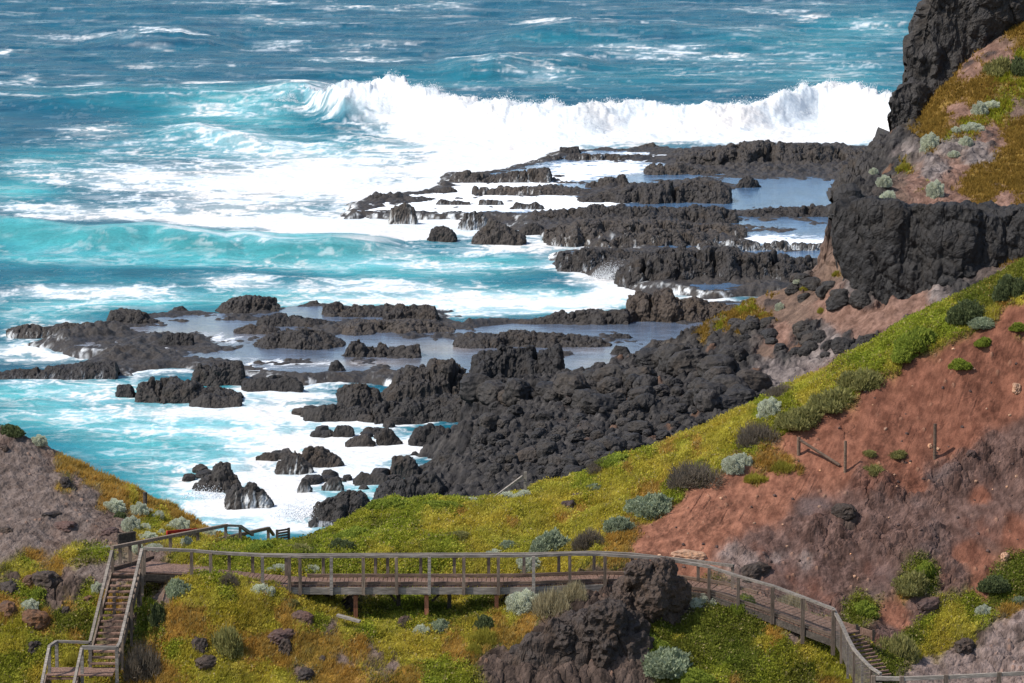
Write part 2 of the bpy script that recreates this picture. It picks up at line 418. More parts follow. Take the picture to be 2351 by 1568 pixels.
FO = [(360, 85, 70, 7, .7), (300, 100, 50, 6, .6), (440, 90, 60, 5, .5), (180, 88, 120, 9, .3), (360, 118, 40, 7, .35), (640, 48, 90, 5, .75), (580, 38, 40, 12, .5), (690, 58, 90, 6, .4), (90, 50, 55, 6, .5), (560, 8, 200, 6, .45),
      (850, 20, 120, 7, .45), (1010, 12, 80, 8, .4), (70, 180, 28, 12, .6), (10, 122, 34, 7, .75), (640, 100, 60, 12, .45), (330, 152, 40, 9, .5), (500, 150, 100, 7, .3), (850, 138, 120, 6, .65), (800, 118, 50, 9, .4), (880, 100, 120, 12, .3), (700, 140, 60, 5, .4),
      (1250, 62, 60, 8, .8), (1330, 52, 60, 5, .75), (1400, 55, 50, 5, .5), (1530, 60, 60, 7, .75), (1720, 76, 70, 7, .75), (1100, 148, 75, 8, .95), (1160, 138, 70, 6, .7), (1310, 138, 60, 7, .55), (1420, 112, 90, 8, .6), (1500, 125, 130, 12, .45), (1560, 112, 60, 5, .6), (1680, 130, 50, 9, .5), (1230, 165, 110, 9, .45), (1260, 178, 60, 8, .4), (1080, 195, 90, 10, .3), (1750, 28, 90, 9, .5), (1900, 10, 60, 5, .6), (1850, 40, 60, 9, .45), (2010, 60, 90, 22, .42), (1700, 140, 260, 40, .16), (1900, 150, 180, 40, .2), (1300, 190, 200, 30, .12), (1620, 170, 90, 7, .3), (1860, 185, 120, 8, .3),
      (130, 208, 130, 7, .6), (240, 204, 45, 6, .95), (440, 203, 40, 7, .9), (520, 202, 60, 6, .85), (650, 188, 34, 9, 1.0), (690, 205, 90, 9, .7), (0, 200, 60, 7, .5),
      (470, 255, 60, 10, .4), (560, 258, 170, 16, .42), (700, 235, 60, 18, .4), (430, 222, 60, 9, .25), (620, 238, 60, 8, .35),
      (800, 250, 60, 38, 1.1), (750, 240, 40, 22, .8), (880, 250, 80, 55, 1.3), (960, 270, 80, 50, 1.3), (1040, 310, 110, 55, 1.3), (1130, 330, 140, 48, 1.4), (1250, 310, 160, 42, 1.4), (1400, 305, 200, 36, 1.4), (1600, 302, 220, 32, 1.4), (1800, 290, 160, 40, 1.3), (1950, 285, 110, 48, 1.2), (2050, 300, 80, 42, 1.2), (1750, 320, 350, 18, 1.2), (1150, 375, 140, 25, 1.1), (1060, 395, 120, 22, .9),
      (1870, 240, 26, 14, -.75), (2010, 265, 40, 12, -.45), (1790, 262, 30, 8, -.35),
      (250, 298, 90, 14, .4), (190, 305, 60, 8, .35), (450, 300, 70, 14, .8), (520, 315, 90, 12, .7), (560, 330, 90, 16, .45), (330, 330, 160, 16, .35), (380, 350, 200, 22, .3), (700, 330, 140, 16, .45), (700, 358, 190, 22, .62), (880, 350, 90, 24, .4), (620, 385, 280, 26, .7),
      (120, 320, 90, 14, .2), (60, 385, 70, 18, .45), (120, 410, 80, 14, .45), (230, 375, 90, 12, .4), (300, 402, 150, 18, .85), (270, 430, 120, 14, .6), (500, 420, 220, 24, .85), (800, 400, 200, 30, .9), (700, 440, 300, 28, .85), (950, 450, 150, 30, 1.0), (500, 470, 260, 24, .8), (250, 455, 120, 10, .3), (60, 478, 100, 12, .8), (200, 490, 150, 13, .95), (150, 505, 120, 9, .7), (400, 505, 140, 16, 1.0), (620, 510, 200, 26, 1.1), (800, 520, 180, 26, 1.2), (950, 520, 130, 34, 1.3), (1000, 470, 150, 30, 1.2), (880, 548, 100, 9, .8), (1080, 500, 110, 34, 1.2), (1180, 540, 120, 16, 1.1), (1100, 435, 120, 22, 1.0), (1200, 470, 120, 24, 1.1), (720, 540, 160, 9, .7), (1250, 415, 200, 34, 1.0), (1400, 385, 160, 30, .9),
      (60, 545, 80, 20, -.25), (220, 555, 120, 22, -.2), (700, 568, 120, 8, -.2),
      (420, 562, 60, 8, .4), (560, 575, 90, 8, .45), (640, 578, 90, 7, .45), (850, 585, 120, 12, .4), (950, 605, 130, 12, .62), (760, 600, 140, 10, .38), (600, 608, 120, 9, .3), (1100, 575, 160, 12, .6), (1250, 565, 140, 14, .8), (1120, 610, 160, 14, .42), (1300, 600, 80, 22, .85), (1340, 625, 70, 20, 1.2), (1400, 650, 80, 18, 1.2), (1250, 628, 130, 9, -.5), (1330, 590, 60, 8, -.2), (1200, 590, 70, 6, -.25),
      (150, 672, 190, 12, .95), (330, 672, 120, 12, .75), (520, 645, 100, 16, .85), (560, 640, 60, 9, .4), (700, 665, 160, 14, .6), (900, 655, 200, 16, .72), (800, 690, 220, 14, .7), (1050, 680, 220, 18, .8), (1200, 700, 200, 22, .85), (1000, 715, 160, 16, .8), (1350, 690, 120, 20, .9), (1420, 668, 60, 10, 1.2), (1600, 690, 140, 10, 1.1), (1500, 665, 80, 12, .9), (150, 700, 160, 14, .5), (400, 690, 120, 12, .4), (1650, 676, 120, 8, .5),
      (60, 735, 120, 14, .35), (160, 738, 60, 10, .6), (70, 765, 100, 14, .85), (40, 800, 120, 16, .95), (200, 798, 90, 12, .9), (80, 825, 110, 10, .7), (180, 815, 80, 8, .6), (330, 825, 120, 14, .6), (430, 800, 160, 16, .45), (360, 855, 110, 12, .85), (520, 850, 60, 12, .6),
      (170, 868, 200, 12, .42), (60, 880, 90, 10, .5), (250, 890, 90, 16, .5), (620, 895, 110, 14, 1.1), (720, 870, 120, 14, 1.1), (840, 860, 90, 12, .9), (600, 920, 160, 20, .75), (200, 915, 160, 14, .45), (380, 945, 200, 16, .7), (120, 950, 120, 14, .35), (700, 905, 60, 14, .8), (590, 950, 180, 18, .7), (720, 960, 120, 16, .9), (860, 965, 120, 20, 1.1), (950, 955, 80, 14, 1.0), (340, 985, 160, 14, .4), (560, 985, 140, 14, .55), (760, 1005, 140, 20, .95), (900, 1025, 160, 20, 1.2), (1030, 1025, 80, 22, 1.3), (640, 1010, 120, 16, .85), (820, 1050, 120, 24, 1.1), (680, 1055, 160, 24, .95), (560, 1030, 60, 14, .5), (800, 1085, 120, 22, 1.1), (450, 1120, 70, 26, .9), (560, 1090, 90, 22, .7), (640, 1110, 110, 30, 1.2), (560, 1160, 140, 28, 1.1), (680, 1160, 90, 34, 1.2), (480, 1170, 90, 24, .9), (600, 1200, 160, 24, .8), (840, 1110, 80, 20, .9), (910, 1155, 90, 16, .75), (1040, 1130, 70, 18, .6), (1110, 1085, 70, 14, .8), (680, 1215, 90, 10, .6), (300, 1040, 90, 12, .15), (400, 1075, 120, 14, .3)]
FO += [(420, 915, 220, 40, .28), (230, 965, 220, 40, .22), (560, 1000, 240, 50, .28), (480, 1060, 150, 40, .25), (120, 890, 150, 30, .2), (1130, 395, 160, 20, .3)]
HU = [(560, 245, 160, 30, .55), (680, 232, 70, 18, .4), (300, 235, 250, 26, .28), (450, 270, 200, 24, .35), (640, 285, 120, 18, .5), (450, 310, 180, 22, .5), (700, 340, 250, 34, .55), (300, 345, 300, 24, .35),
      (1950, 180, 200, 40, .35), (1850, 110, 250, 40, .30), (2000, 60, 150, 40, .35), (1300, 100, 160, 20, .25), (1000, 180, 250, 30, .18), (1500, 180, 400, 40, .22), (1870, 238, 50, 20, .7), (2020, 262, 60, 24, .8), (1450, 200, 300, 14, -.05),
      (40, 440, 120, 30, .85), (100, 380, 150, 30, .45), (300, 560, 400, 26, .62), (60, 545, 150, 24, .5), (200, 590, 300, 24, .95), (600, 590, 300, 34, .8), (900, 610, 260, 40, .65), (1150, 600, 200, 34, .6), (800, 690, 600, 40, .85), (1300, 690, 250, 26, .75), (200, 700, 250, 24, .65), (120, 650, 260, 12, .25), (700, 560, 200, 12, .4),
      (300, 900, 400, 30, .75), (80, 900, 160, 30, .65), (500, 960, 400, 50, .75), (100, 960, 200, 40, .6), (350, 1040, 250, 60, .62), (700, 1020, 300, 50, .8), (450, 1130, 200, 60, .85), (600, 1200, 220, 40, .9), (850, 1130, 200, 50, .55), (70, 790, 200, 40, .3), (60, 730, 150, 20, .5), (1050, 1130, 100, 40, .4)]
jx = 30 * fbm2(X / 15, Y / 13, 3, 51); jy = 9 * fbm2(X / 13, Y / 11, 3, 52)
dens = gauss_field(PX + jx, PY + jy, FO, .13)
hue = gauss_field(PX + jx, PY + jy, HU, .14)
far = Y > 1300
dens[far] = .1; hue[far] = .12
# foam pattern (in metres on the water)
k = np.clip(Y / 420, .75, 2.6)
_k1 = np.clip(YR / 420, .75, 2.6)
uy = np.broadcast_to(np.concatenate([[0], np.cumsum(np.diff(YR) / _k1[1:])]) * .8, Y.shape); ux = A * np.broadcast_to(np.where(YR < 315, YR / .75, 420.), Y.shape)
qx = ux + 2.4 * fbm2(ux / 7, uy / 6, 3, 61); qy = uy + 2.4 * fbm2(ux / 7, uy / 6, 3, 62)
web = fbm2(qx / 3.4, qy / 3.0, 4, 63, .55, True) * .5 + .5
web2 = fbm2(qx / 1.3, qy / 1.2, 3, 65, .6, True) * .5 + .5
cloud = fbm2(qx / 6, qy / 5.5, 5, 67, .55) * .5 + .5
fine = fbm2(ux / .55, uy / .55, 2, 69) * .5 + .5
pat = .42 * web + .2 * web2 + .33 * cloud + .05 * fine
lo, hi = np.percentile(pat[:, ::7], [4, 96]); pat = np.clip((pat - lo) / (hi - lo), 0, 1)
dd = np.clip(dens, -.2, 1.6); dd = np.where(dd < 1, dd * .90, dd - .10)
foam = sstep(-.05, .62, dd - 1.0 + pat * 1.0) * sstep(.02, .22, dd)
foam = np.maximum(foam, .45 * sstep(.5, 1.0, dd) * (.4 + .8 * cloud))
foam = np.maximum(foam, sstep(.95, 1.25, dd + .35 * (cloud - .5)))
# thin lace of foam lines and soft streaks left behind by older waves
st2 = fbm2(qx / 7.5, qy / 2.2, 5, 79, .6) * .5 + .5
zone = sstep(.12, .5, dd) + .55 * sstep(.4, .8, hue)
foam = np.maximum(foam, .62 * sstep(.74, .95, web + .22 * (web2 - .5)) * np.clip(zone, 0, 1) * sstep(.35, .6, cloud + .25 * (st2 - .5)))
foam = np.maximum(foam, .55 * sstep(.52, .78, st2 + .12 * (web2 - .5)) * np.clip(zone, 0, 1) * (.35 + .65 * web2))
foam = np.maximum(foam, .6 * sstep(.58, .80, st2) * sstep(.45, .7, cloud) * (.5 + .5 * web2) * (Y < 2500))
caps = sstep(.53, .78, st2 + .10 * (web2 - .5)) * (PY < 225) * sstep(.40, .66, cloud + .12 * p2(X / 60, Y / 90, 88)) * (Y < 2500)
foam = np.maximum(foam, .58 * caps * (.35 + .65 * web2))
# crest lip of wave C and sparkle foam flecks
foam = np.maximum(foam, .7 * np.exp(-((dB + .5) / 2.2) ** 2) * sstep(.35, .75, pat) * np.clip(lB, 0, 1)[:, None])
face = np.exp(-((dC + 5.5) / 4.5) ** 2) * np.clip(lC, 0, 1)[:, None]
foam = foam * (1 - .5 * sstep(1.25, .95, dd) * sstep(.50, .30, st2 + .25 * (web2 - .5)) * sstep(.2, .6, dd))
foam *= 1 - .85 * face * (1 - .5 * sstep(.72, .95, pat))
foam = np.maximum(foam, sstep(-.6, 1.2, dC) * sstep(14, 2, dC) * np.clip(lC, 0, 1)[:, None] * (.55 + .45 * cloud) * sstep(.1, .5, dd + .2))
faceB = np.exp(-((dB + 12) / 9) ** 2) * np.clip(lB / 2, 0, 1)[:, None]
hue = hue + .25 * face + .1 * (cloud - .5) - .12 * (p2(wx / 14, wy / 9, 71)) * (1 - dist * .3)
hue = np.clip(hue, 0, 1)[..., None]
deep = np.array([.003, .052, .104]); mid = np.array([.007, .155, .200]); turq = np.array([.070, .345, .365])
col = np.where(hue < .5, deep + (mid - deep) * hue * 2, mid + (turq - mid) * (hue - .5) * 2)
milk = np.array([.36, .60, .655]) * (.55 + .45 * hue) 
mk = (sstep(.15, .85, dd) * (.35 + .45 * cloud) * (1 - .8 * face) * .8)[..., None]
col = col + (milk - col) * mk
tint = .35 * fbm2(wx / 7, wy / 4, 3, 75)[..., None]
col = col * (1 + tint) * (1 + .30 * sstep(-.1, .45, -fbm2(wx / 30, wy / 14, 3, 76)) [..., None] * np.array([-.6, -.5, -.35]))
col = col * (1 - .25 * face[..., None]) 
sh = sstep(.35, .75, fbm2(qx / 9, qy / 8, 3, 77) * .5 + .5)[..., None]
white = np.array([.64, .68, .70]) * (1 - sh) + np.array([.70, .665, .63]) * sh
white = white * (.86 + .2 * web2 + .14 * (cloud - .5))[..., None]
col = col + (white - col) * foam[..., None]
# brown wet shelf showing through at the left of the near platform
V = np.stack([X, Y, Z], -1).reshape(-1, 3)
me = raw_mesh('sea', V, grid_faces(len(AZ), len(YR), flip=True)[:, ::-1], {'Col': col.reshape(-1, 3)}, {'foam': foam.ravel()})
SEA_ZC = Z

m, nt, N, L, P = new_mat('sea_water')
g = N.new('ShaderNodeNewGeometry').outputs['Position']
a = attr_node(N, 'Col'); f = attr_node(N, 'foam')
nf = noise_node(N, L, g, 1.6, 6, .7)
rf = ramp_node(N, L, nf.outputs['Fac'], [(.3, (.86,) * 3), (.7, (1.14,) * 3)])
L.new(mix_col(N, L, 1., a.outputs['Color'], rf.outputs['Color'], 'MULTIPLY'), P.inputs['Base Color'])
mr = N.new('ShaderNodeMapRange'); mr.inputs[3].default_value = .26; mr.inputs[4].default_value = .85
L.new(f.outputs['Fac'], mr.inputs[0]); L.new(mr.outputs[0], P.inputs['Roughness'])
ms = N.new('ShaderNodeMapRange'); ms.inputs[3].default_value = .025; ms.inputs[4].default_value = .05
L.new(f.outputs['Fac'], ms.inputs[0]); L.new(ms.outputs[0], P.inputs['Specular IOR Level'])
P.inputs['IOR'].default_value = 1.33
mp = N.new('ShaderNodeMapping'); mp.inputs['Scale'].default_value = (.55, .9, 1); L.new(g, mp.inputs['Vector'])
nb = noise_node(N, L, mp.outputs['Vector'], .7, 6, .65)
L.new(bump_node(N, L, nb.outputs['Fac'], .8, .5), P.inputs['Normal'])
M['sea'] = m
tag(link('sea', me, m), kind='structure')
del V, X, Z, PX, PY, col, web, web2, cloud, fine, pat, qx, qy, wx, wy

# spray thrown up by the breakers: droplets
def spray(name, label, cx, cy, z, w, h, n, seed, lean=.3, size=(.018, .07)):
    r = np.random.default_rng(seed)
    c = S(cx, cy, z)
    t = r.beta(1.0, 1.7, n)
    ang = r.uniform(0, 2 * np.pi, n); rad = np.sqrt(r.uniform(0, 1, n)) * (1 - .55 * t)
    fing = .5 + .5 * p2(ang * 1.7 + seed, t * 0 + seed, seed)
    x = c.x + w * rad * np.cos(ang) + lean * h * t * (.4 + fing); y = c.y + w * rad * np.sin(ang) * .8
    zz = z + h * t * (.35 + .9 * fing) * (1 - .5 * rad * rad)
    s = r.uniform(*size, n) * (1 - .5 * t)
    o = np.array([[1, 0, -.6], [-.6, .8, -.6], [-.6, -.8, -.6], [0, 0, 1.0]])
    V = (np.stack([x, y, zz], 1)[:, None, :] + o[None] * s[:, None, None]).reshape(-1, 3)
    b = (np.arange(n) * 4)[:, None, None]
    Fc = (b + np.array([[0, 2, 1], [0, 1, 3], [1, 2, 3], [2, 0, 3]])[None]).reshape(-1, 3)
    me = raw_mesh(name, V, Fc)
    return tag(link(name, me, M['spray']), label, 'spray', kind='stuff')
m, nt, N, L, P = new_mat('spray_drops')
P.inputs['Base Color'].default_value = (.8, .82, .83, 1); P.inputs['Roughness'].default_value = .7
M['spray'] = m
SPR = [(1345, 292, 1.8, 3.2, 4.6, 2400, .35, 'tall plume of spray above the middle of the big breaker'),
       (905, 262, 3.4, 3.0, 2.6, 1500, .2, 'spray flying off the highest peak of the big breaker'),
       (655, 232, 1.8, 2.2, 2.3, 900, .2, 'small curl of spray on the crest left of the big breaker'),
       (1900, 262, 3.2, 6.0, 2.0, 1400, .1, 'spray on the breaker crest close to the dark headland'),
       (1052, 1030, .3, 1.5, 1.9, 1400, .3, 'burst of droplets splashing between the black shore boulders'),
       (1545, 652, .2, 1.1, 2.6, 1300, -.3, 'jet of water splashing up the far rock platform'),
       (1395, 640, .2, 2.4, 2.2, 1800, .2, 'white splash against the edge of the far rock platform'),
       (690, 1185, .2, 2.2, 1.6, 800, .2, 'low splash left of the big boulder by the grassy spur'),
       (470, 1140, .2, 1.8, 1.0, 450, .3, 'wash breaking on the small rock stack in the cove')]
# torn fringe of droplets along the crest of the big breaker
r = np.random.default_rng(99); n = 16000
ai = r.integers(0, len(AZ), n); keepn = lA[ai] * (.4 + .6 * r.uniform(0, 1, n)) > 1.3; ai = ai[keepn]; n = len(ai)
jm = np.argmax(np.where(hA[ai] > 0, hA[ai] + 0 * Y[ai], 0), axis=1)
gust = np.clip(.4 + 1.3 * fbm2(AZ[ai] * 120, 0 * ai + .3, 4, 97), .05, 1.6)
up = r.exponential(.42, n) * gust
sz = r.uniform(.03, .10, n)
c = np.stack([AZ[ai] * YR[jm] + r.normal(0, .3, n) + up * .3, YR[jm] + r.normal(0, 1.6, n), SEA_ZC[ai, jm] + up - .1], 1)
o4 = np.array([[1, 0, -.6], [-.6, .8, -.6], [-.6, -.8, -.6], [0, 0, 1.0]])
V = (c[:, None, :] + o4[None] * sz[:, None, None]).reshape(-1, 3)
Fc = ((np.arange(n) * 4)[:, None, None] + np.array([[0, 2, 1], [0, 1, 3], [1, 2, 3], [2, 0, 3]])[None]).reshape(-1, 3)
tag(link('spray', raw_mesh('spray', V, Fc), M['spray']), 'fringe of droplets blown off the crest of the big breaker', 'spray', kind='stuff')
for i, (a0, b0, z0, w0, h0, n0, l0, lab) in enumerate(SPR):
    spray('spray', lab, a0, b0, z0, w0, h0, n0, 90 + i, l0)
# ------------------------------------------------------------------ rock helpers
def grid_normals(P):
    du = np.gradient(P, axis=0); dv = np.gradient(P, axis=1)
    n = np.cross(du, dv)
    return n / (np.linalg.norm(n, axis=2, keepdims=True) + 1e-9)

def rock_disp(P, lump, amp, s=0):
    """cauliflower-like basalt relief; P (n,3)"""
    Pw = P + (.25 * lump) * np.stack([p3(P / lump, s + 5), p3(P / lump, s + 6), p3(P / lump, s + 7)], 1)
    f1, f2 = worley3(Pw / lump, s)
    g1, g2 = worley3(Pw / (lump * .42), s + 1)
    mk = np.clip(.5 + 1.3 * p3(P / (lump * 3.1), s + 9), 0, 1)
    d = (.62 - f1) * (.25 + .75 * mk) + (.6 - g1) * (.12 + .45 * (1 - mk)) - .25 * np.exp(-((f2 - f1) / .05) ** 2) * mk
    rg = 1 - 2 * np.abs(p3(P / (lump * 1.3), s + 11))
    return amp * (d + 1.0 * fbm3(P / (lump * 2.6), 4, s + 2, .55) + .25 * rg * (1 - mk) + .38 * fbm3(P / (lump * .35), 3, s + 4, .6))

def outcrop(label, prof, base, depth, mat='basalt', z0=.3, step=1.7, lump=.8, amp=.42, casc=0, seed=None, front=.28, name='rock_outcrop', cat='rock outcrop', group=None, y0=None, kind=None, flat=None, sharp=1.8, dip=.9):
    pr = np.array(prof, float)
    seed = int(pr[0, 0] * 7 + base) % 97 if seed is None else seed
    pxm = pr[:, 0].mean()
    yf = S(pxm, base, z0).y if y0 is None else y0
    yc = yf + depth * (front + .08)
    x0, x1 = pr[0, 0], pr[-1, 0]
    pad = 4
    px = np.arange(x0 - pad, x1 + pad, step)
    ac = (px - CX) / FPX / (CT + (CY - base) / FPX * ST)
    v = (CY - np.interp(px, pr[:, 0], pr[:, 1])) / FPX
    zt = HC - yc * (ST - v * CT) / (CT + v * ST)
    end = sstep(x0 - pad, x0 + 3, px) * sstep(x1 + pad, x1 - 3, px)
    zt = z0 + (np.maximum(zt - z0, .12)) * end
    ny = int(np.clip(depth / (yf * step / FPX) * .8, 26, 110))
    t = np.linspace(0, 1, ny)
    T = t[None, :] + .10 * fbm2(px[:, None] * yf / FPX / 1.6 + seed, t[None, :] * 3 + seed, 3, seed) * np.sin(np.pi * t)[None, :]
    # front wall up to the crest, plateau, back slope
    up = np.clip(T / front, 0, 1); f_up = 1 - (1 - up) ** sharp
    dn = np.clip((T - front) / (1 - front), 0, 1); f_dn = 1 - dn ** 2.6
    f = f_up * f_dn
    xm = ac * yc
    yy = yf + depth * t
    wide = np.clip((x1 - x0) / 160, 0, 1)
    ed = 1 + (.25 + .2 * wide) * fbm2(xm / (2.2 + 1.5 * wide), xm * 0 + seed, 3, seed + 3)
    zt = z0 + (zt - z0) * (1 + .28 * wide * fbm2(xm / 2.4, xm * 0 + seed, 4, seed + 12, .6))
    yy = yy + 0
    Yg = yf + (yy[None, :] - yc) * ed[:, None] * np.clip(end, .25, 1)[:, None] + (yc - yf)
    Xg = ac[:, None] * yc + (ac[:, None]) * (Yg - yc) * .6
    Yg = Yg + wide * depth * .16 * fbm2(Xg / 3.0, Yg / 5.0, 4, seed + 14)
    und = fbm2(Xg / 1.7, Yg / 1.5, 4, seed + 8) * .5 + .5
    h = (zt[:, None] - z0)
    gap = sstep(.08, .42, fbm2(Xg / 2.4, Yg / 4.5, 4, seed + 16, .6)) * sstep(70, 150, x1 - x0)
    h = h * (1 - .88 * gap)
    Zg = z0 - dip + (h + dip) * f * (1 - .30 * und * (1 - np.exp(-((T - front - .08) / .1) ** 2)))
    P = np.stack([Xg, Yg, Zg], -1)
    n = grid_normals(P)
    n *= np.where(n[..., 2:3].mean() < 0, -1, 1)
    hs = np.clip(h.max() / 1.6, .35, 1.0)
    d = rock_disp(P.reshape(-1, 3).astype(np.float32), lump * (.55 + .45 * hs), amp * hs, seed).reshape(Zg.shape)
    d = d * sstep(0, .12, f)
    P = P + n * d[..., None]
    fo = np.zeros(Zg.shape)
    if casc:
        xs = Xg + .25 * fbm2(Xg / .8, Zg / .6, 2, seed)
        st = fbm2(xs / .16, Zg * .45, 3, seed + 20, .6) * .5 + .5
        big = fbm2(xs / 1.1, Zg * .2 + Yg / 3, 3, seed + 21) * .5 + .5
        top = 1 - np.clip((P[..., 2] - z0) / (h + .2), 0, 1)
        fo = sstep(.68, .92, .55 * st + .42 * big + casc * .20 + .16 * top) * .8
    kflat = grid_faces(*Zg.shape)
    me = raw_mesh(name, P.reshape(-1, 3), kflat, None, {'foam': fo.ravel()}, False)
    o = link(name, me, M[mat])
    return tag(o, label, cat, group, kind)

def blob_mesh(name, r, seed, lump=.5, amp=.16, sub=4, sq=.75):
    import bmesh
    bm = bmesh.new(); bmesh.ops.create_icosphere(bm, subdivisions=sub, radius=1.0)
    V = np.array([v.co[:] for v in bm.verts], np.float32); Fc = np.array([[v.index for v in f.verts] for f in bm.faces], np.int32); bm.free()
    D = V / (np.abs(V) ** (2 / sq)).sum(1, keepdims=True) ** (sq / 2)
    g = np.random.default_rng(seed)
    # planar cuts give broken facets
    for i in range(7):
        q = g.normal(size=3); q /= np.linalg.norm(q); q[2] = abs(q[2]) * .7
        c = g.uniform(.62, .9); dd = D @ q - c
        D = D - np.maximum(dd, 0)[:, None] * q[None] * .85
    Pn = (D + seed * 3.1).astype(np.float32)
    d = amp * ((.6 - worley3(Pn / lump, seed)[0]) * .9 + .9 * fbm3(Pn / .8, 4, seed, .6) + .5 * (1 - 2 * np.abs(p3(Pn / .45, seed + 2))) + .5 * fbm3(Pn / .2, 3, seed, .6))
    D = D + V * d[:, None]
    D = D * np.array(r)[None]
    return raw_mesh(name, D, Fc, None, {'foam': np.zeros(len(D))}, False)

# ------------------------------------------------------------------ rock platforms at sea level
def poly_sd(X, Y, pts):
    ins = np.zeros(X.shape, bool); d = np.full(X.shape, 1e9, np.float32)
    n = len(pts)
    for i in range(n):
        x0, y0 = pts[i]; x1, y1 = pts[(i + 1) % n]
        c = ((y0 > Y) != (y1 > Y)) & (X < (x1 - x0) * (Y - y0) / (y1 - y0 + 1e-12) + x0)
        ins ^= c
        ex, ey = x1 - x0, y1 - y0
        t = np.clip(((X - x0) * ex + (Y - y0) * ey) / (ex * ex + ey * ey + 1e-9), 0, 1)
        d = np.minimum(d, (X - x0 - t * ex) ** 2 + (Y - y0 - t * ey) ** 2)
    d = np.sqrt(d)
    return np.where(ins, d, -d)

def platform(name, poly, level, blobs, a0, a1, y0, y1, na, ny, film, seed, rough=.5, tilt=None):
    pts = [tuple(S(x, y, level)[:2]) for x, y in poly]
    az = np.linspace(a0, a1, na); yr = np.geomspace(y0, y1, ny)
    A, Y = np.meshgrid(az, yr, indexing='ij'); X = A * Y
    px, py = proj(X, Y, 0 * X + level)
    jx = 2.2 * fbm2(X / 6, Y / 9, 4, seed); jy = 4.0 * fbm2(X / 6, Y / 9, 4, seed + 1)
    sd = poly_sd(X + jx, Y + jy, pts)
    lev = np.zeros(X.shape)
    for cx, cy, rx, ry, a in blobs:
        lev += a * np.exp(-(((px - cx) / rx) ** 2 + ((py - cy) / ry) ** 2) * 1.1)
    n = fbm2(X / 5, Y / 9, 5, seed + 2, .55)
    w1, w2, _ = worley2(X / 1.1, Y / 1.6, seed)
    lump = np.clip(.75 - w1, 0, 1)
    hi = sstep(.0, .5, lev + .6 * n)
    z = level - .12 + rough * .55 * n + lev * .9 + hi * (lump * .75 + .45 * fbm2(X / 2.0, Y / 2.6, 4, seed + 5)) + .12 * fbm2(X / .7, Y / .9, 3, seed + 6)
    rim = np.exp(-((sd - 1.4) / 1.5) ** 2) * .22
    z = z + rim * (1 + 1.2 * fbm2(X / 3, Y / 3, 3, seed + 7))
    wid_ = 2.2 + 2.2 * fbm2(X / 7, Y / 9, 3, seed + 8)
    k = sstep(-6, .6, sd * 2.6 / np.maximum(wid_, .8)) ** 1.5
    z = -.9 + (z + .9) * k + (1 - k) * .35 * fbm2(X / 1.6, Y / 2.4, 4, seed + 15)
    keep = sd > -9
    V = np.stack([X, Y, z], -1).reshape(-1, 3)
    # water running off the rim in white threads
    fo = sstep(.05, .4, k) * sstep(1.2, -.2, sd) * sstep(.52, .8, fbm2((X + .5 * p2(X, Y, 5)) / .8, Y / 3, 4, seed + 9, .6) * .5 + .5 + .3 * fbm2(X / 7, Y / 9, 3, seed + 10))
    v, f, fo = compact(V, grid_faces(na, ny, keep), fo.ravel())
    me = raw_mesh(name, v, f, None, {'foam': fo * .9}, False)
    tag(link(name, me, M['plat']), kind='structure')
    # film of water lying on the platform
    dep = level - z
    zf = level + .02 * fbm2(X / 2, Y / 2, 2, seed + 11)
    fl = np.zeros(X.shape); sand = np.zeros(X.shape)
    for cx, cy, rx, ry, a, s in film:
        g = np.exp(-(((px - cx) / rx) ** 2 + ((py - cy) / ry) ** 2) * 1.1)
        fl += a * g; sand += s * g
    wb = fbm2((X + 1.5 * n) / 2.2, (Y + 3 * n) / 3.0, 5, seed + 12, .6, True) * .5 + .5
    foam = sstep(.0, .35, fl - 1 + wb * .95) * sstep(.03, .2, fl)
    sand = np.clip(sand, 0, 1)[..., None]
    c = np.array([.075, .15, .26] if level > .5 else [.10, .13, .185]) * (1 - sand) + np.array([.235, .205, .19]) * sand  # blue of the reflected sky is painted into the pool's base colour
    c = c * (1 + .5 * fbm2(X / 3, Y / 6, 4, seed + 13)[..., None])
    c = c + (np.array([.84, .87, .89]) - c) * foam[..., None]
    V = np.stack([X, Y, zf], -1).reshape(-1, 3)
    v, f, c, foam = compact(V, grid_faces(na, ny, (sd > .9) & (dep > -.35)), c.reshape(-1, 3), foam.ravel())
    me = raw_mesh('tide_pool_water', v, f, {'Col': c}, {'foam': foam})
    tag(link('tide_pool_water', me, M['pool']), kind='structure')

m = M['plat'] = mat_basalt('platform_rock', (.022, .02, .02), (.105, .088, .074), .7)
m = M['pool'] = M['sea'].copy(); m.name = 'pool_water'
for nd in m.node_tree.nodes:
    if nd.type == 'MAP_RANGE' and nd.inputs[3].default_value < .3:
        if abs(nd.inputs[4].default_value - .85) < 1e-4: nd.inputs[3].default_value = .09
        else: nd.inputs[3].default_value = .5
    if nd.type == 'BUMP': nd.inputs['Strength'].default_value = .22

